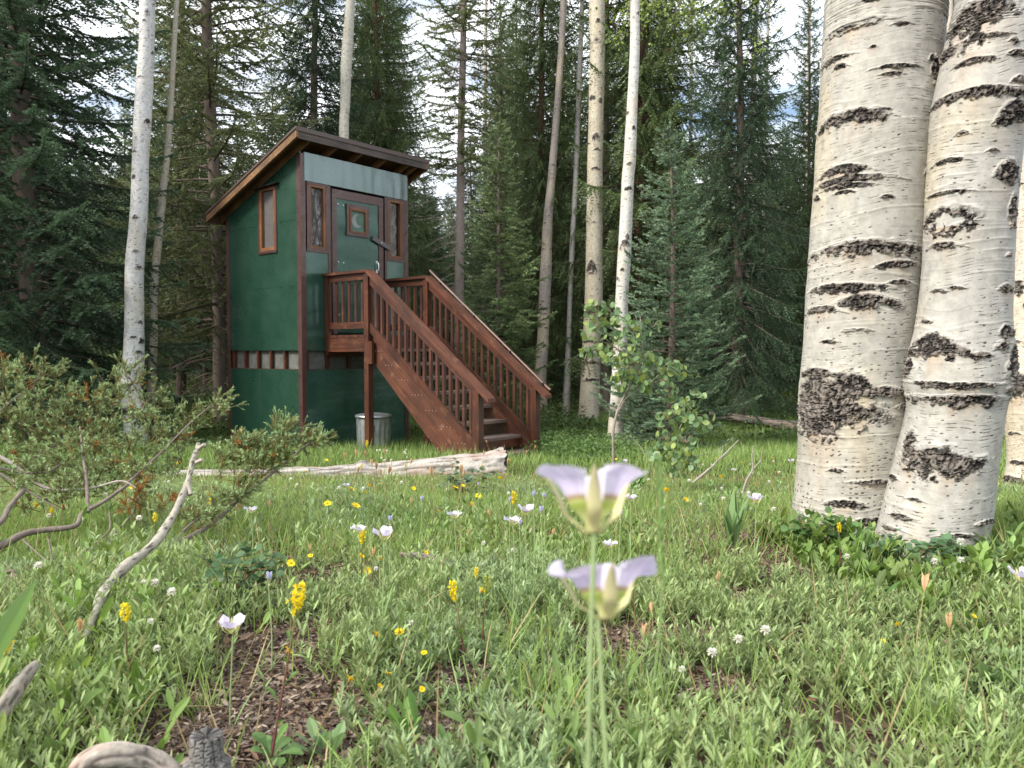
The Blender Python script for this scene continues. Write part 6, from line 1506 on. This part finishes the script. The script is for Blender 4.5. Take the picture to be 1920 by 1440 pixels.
# ================================================================== LEAFY PLANTS
def plant(name, label, cat, px, py, fn, D=None):
    p = ground_hit(px, py) if D is None else at(px, py, D)
    t = thing(name, label, cat, (p.x, p.y, G(p.x, p.y))); fn(t, D or p.y); return t
def rosette(n, L, w, colr, upr=(.4, 1.3), bend=.4, prof=PROF_SPOON, spread=.0, seed=1):
    def f(t, D):
        rg = np.random.default_rng(seed); a = rg.uniform(0, 6.28, n); mb = MB()
        leaves(mb, rg.normal(0, spread, (n, 3)) * (1, 1, 0), np.stack([np.cos(a) * .8, np.sin(a) * .8, rg.uniform(*upr, n)], 1), L * rg.uniform(.6, 1.15, n), w, np.array(colr) * rg.uniform(.7, 1.25, (n, 1)), rg.uniform(0, bend, n), prof, .25, twist=rg.normal(0, .3, n)); mb.build('leaves', M_leaf, t)
    return f
def shrublet(R_, H_, n, lsz, colr, prof=PROF_ROUND, seed=1):
    def f(t, D):
        rg = np.random.default_rng(seed); mb = MB(); wd = MB(); P = []
        for i in range(9):
            a = rg.uniform(0, 6.28); e = np.array([math.cos(a) * R_ * rg.uniform(.5, 1), math.sin(a) * R_ * .6, H_ * rg.uniform(.5, 1)]); m_ = e * .5 + (0, 0, H_ * .25)
            S = spline([(0, 0, -.01), m_, e], 10); tube(wd, S, [.0025] * 5 + [.0012] * 5, 5, (.20, .12, .07), cap=False)
            for j in range(n // 9): P.append(S[rg.integers(3, 10)] + rg.normal(0, R_ * .09, 3))
        P = np.array(P); k = len(P); a = rg.uniform(0, 6.28, k)
        leaves(mb, P, np.stack([np.cos(a), np.sin(a), rg.uniform(-.3, .5, k)], 1), lsz * rg.uniform(.7, 1.2, k), lsz * .8, np.array(colr) * rg.uniform(.7, 1.25, (k, 1)), .15, prof, .12, twist=rg.normal(0, .6, k))
        mb.build('leaves', M_leaf, t); wd.build('stems', M_bark, t)
    return f
plant('leafy_shrub', 'dark round-leaved shrublet on the grass right of the leaning branch', 'plant', 430, 1150, shrublet(.16, .16, 170, .024, (.07, .135, .06), seed=4))
plant('leafy_shrub', 'small grey-green rose bush growing against the thick end of the log', 'plant', 865, 935, shrublet(.26, .24, 170, .035, (.13, .20, .12), seed=5))
plant('leafy_shrub', 'round-leaved shrublet in the cleft between the two front trunks', 'plant', 1690, 1085, shrublet(.20, .14, 200, .030, (.11, .20, .10), seed=6), D=2.72)
plant('leafy_shrub', 'round-leaved shrublet trailing along the foot of the leaning trunk', 'plant', 1800, 1075, shrublet(.26, .12, 160, .030, (.12, .20, .09), seed=7), D=2.7)
plant('leafy_shrub', 'three-lobed green plant at the left foot of the broad trunk', 'plant', 1545, 1070, shrublet(.14, .22, 110, .034, (.11, .20, .07), PROF_OVAL, 8), D=2.85)
plant('broadleaf_plant', 'clump of large glossy dock leaves right of the leaning trunk', 'plant', 1880, 1080, rosette(16, .18, .055, (.12, .24, .05), (.3, 1.1), .5, PROF_OVAL, .03, 9), D=2.9)
plant('broadleaf_plant', 'tall dark leaf blades in front of the broad trunk', 'plant', 1600, 1085, rosette(22, .17, .020, (.10, .19, .05), (1.0, 3.0), .2, PROF_LANCE, .03, 10), D=2.75)
plant('broadleaf_plant', 'dark tongue-shaped leaves on the ground below the broad trunk', 'plant', 1610, 1150, rosette(26, .10, .022, (.09, .19, .05), (.3, 1.0), .5, PROF_SPOON, .05, 11), D=2.3)
plant('broadleaf_plant', 'upright pale green leaf clump left of the broad trunk', 'plant', 1372, 1030, rosette(13, .24, .028, (.17, .27, .11), (1.8, 4), .3, PROF_LANCE, .015, 12))
plant('broadleaf_plant', 'green oval-leaved plant beside the tall white leaf-covered stem of the sapling', 'plant', 1180, 925, rosette(16, .22, .06, (.12, .24, .06), (.6, 1.8), .3, PROF_OVAL, .03, 13))
plant('broadleaf_plant', 'broad pale leaves in the grass at the bottom right edge', 'plant', 1850, 1290, rosette(16, .09, .020, (.22, .33, .14), (.5, 1.6), .3, PROF_LANCE, .02, 14))
plant('broadleaf_plant', 'narrow upright leaves in the left foreground beside the bare soil', 'plant', 215, 1330, rosette(22, .12, .016, (.19, .30, .08), (.8, 2.2), .3, PROF_LANCE, .03, 15))
plant('broadleaf_plant', 'spoon-leaved plant at the bottom centre-left edge', 'plant', 600, 1425, rosette(14, .075, .018, (.17, .26, .12), (.6, 1.8), .3, PROF_SPOON, .015, 16))
plant('broadleaf_plant', 'shiny spoon leaves at the bottom edge right of centre', 'plant', 880, 1432, rosette(12, .07, .018, (.16, .28, .09), (.7, 2.0), .3, PROF_SPOON, .015, 17))
plant('broadleaf_plant', 'upright broad leaves at the bottom centre, just left of the lily stems', 'plant', 760, 1400, rosette(9, .12, .017, (.16, .28, .08), (1.5, 3.5), .2, PROF_SPOON, .01, 18))
# a blurred leaf and grass stalk close to the lens
mb = MB(); p = np.array(P3(-70, 1330, .62)); leaves(mb, np.array([p, p + (.0, .02, -.01), p + (-.01, .01, 0)]), np.array([[.55, 0, 1.0], [.35, .1, 1.1], [.2, 0, .6]]), np.array([.125, .10, .12]), .018, (.22, .36, .13), .05, PROF_LANCE, .3, twist=np.array([.9, .4, .1]))
tube(mb, [p + (0, 0, .02), p + (0, 0, -.28)], .002, 6, (.2, .3, .1)); tag(mb.build('broad_leaf', M_leaf), 'blurred broad green leaf cut by the left edge, closest plant on that side', 'leaf')
mb = MB(); t = np.linspace(0, 1, 14); A0, A1 = np.array(P3(1180, 1520, .62)), np.array(P3(1236, 870, .66)); P = A0 + (A1 - A0) * t[:, None] + np.array((.012, 0, 0)) * (np.sin(t * 3.1))[:, None]
P[0, 2] = G(P[0, 0], P[0, 1]) - .01; tube(mb, P, .0009, 6, (.24, .34, .13))
hd = P[-5:]; rgx = np.random.default_rng(3); kk = 110; u = rgx.uniform(0, 1, kk); base = P[-6] + (P[-1] - P[-6]) * u[:, None]; leaves(mb, base, rgx.normal(0, .22, (kk, 3)) + unit(P[-1] - P[-6]), .011, .0022, (.26, .38, .14), 0, PROF_LANCE, None)
tag(mb.build('grass_stalk', M_leaf), 'blurred green grass spike rising right of the two near lilies', 'grass stalk')
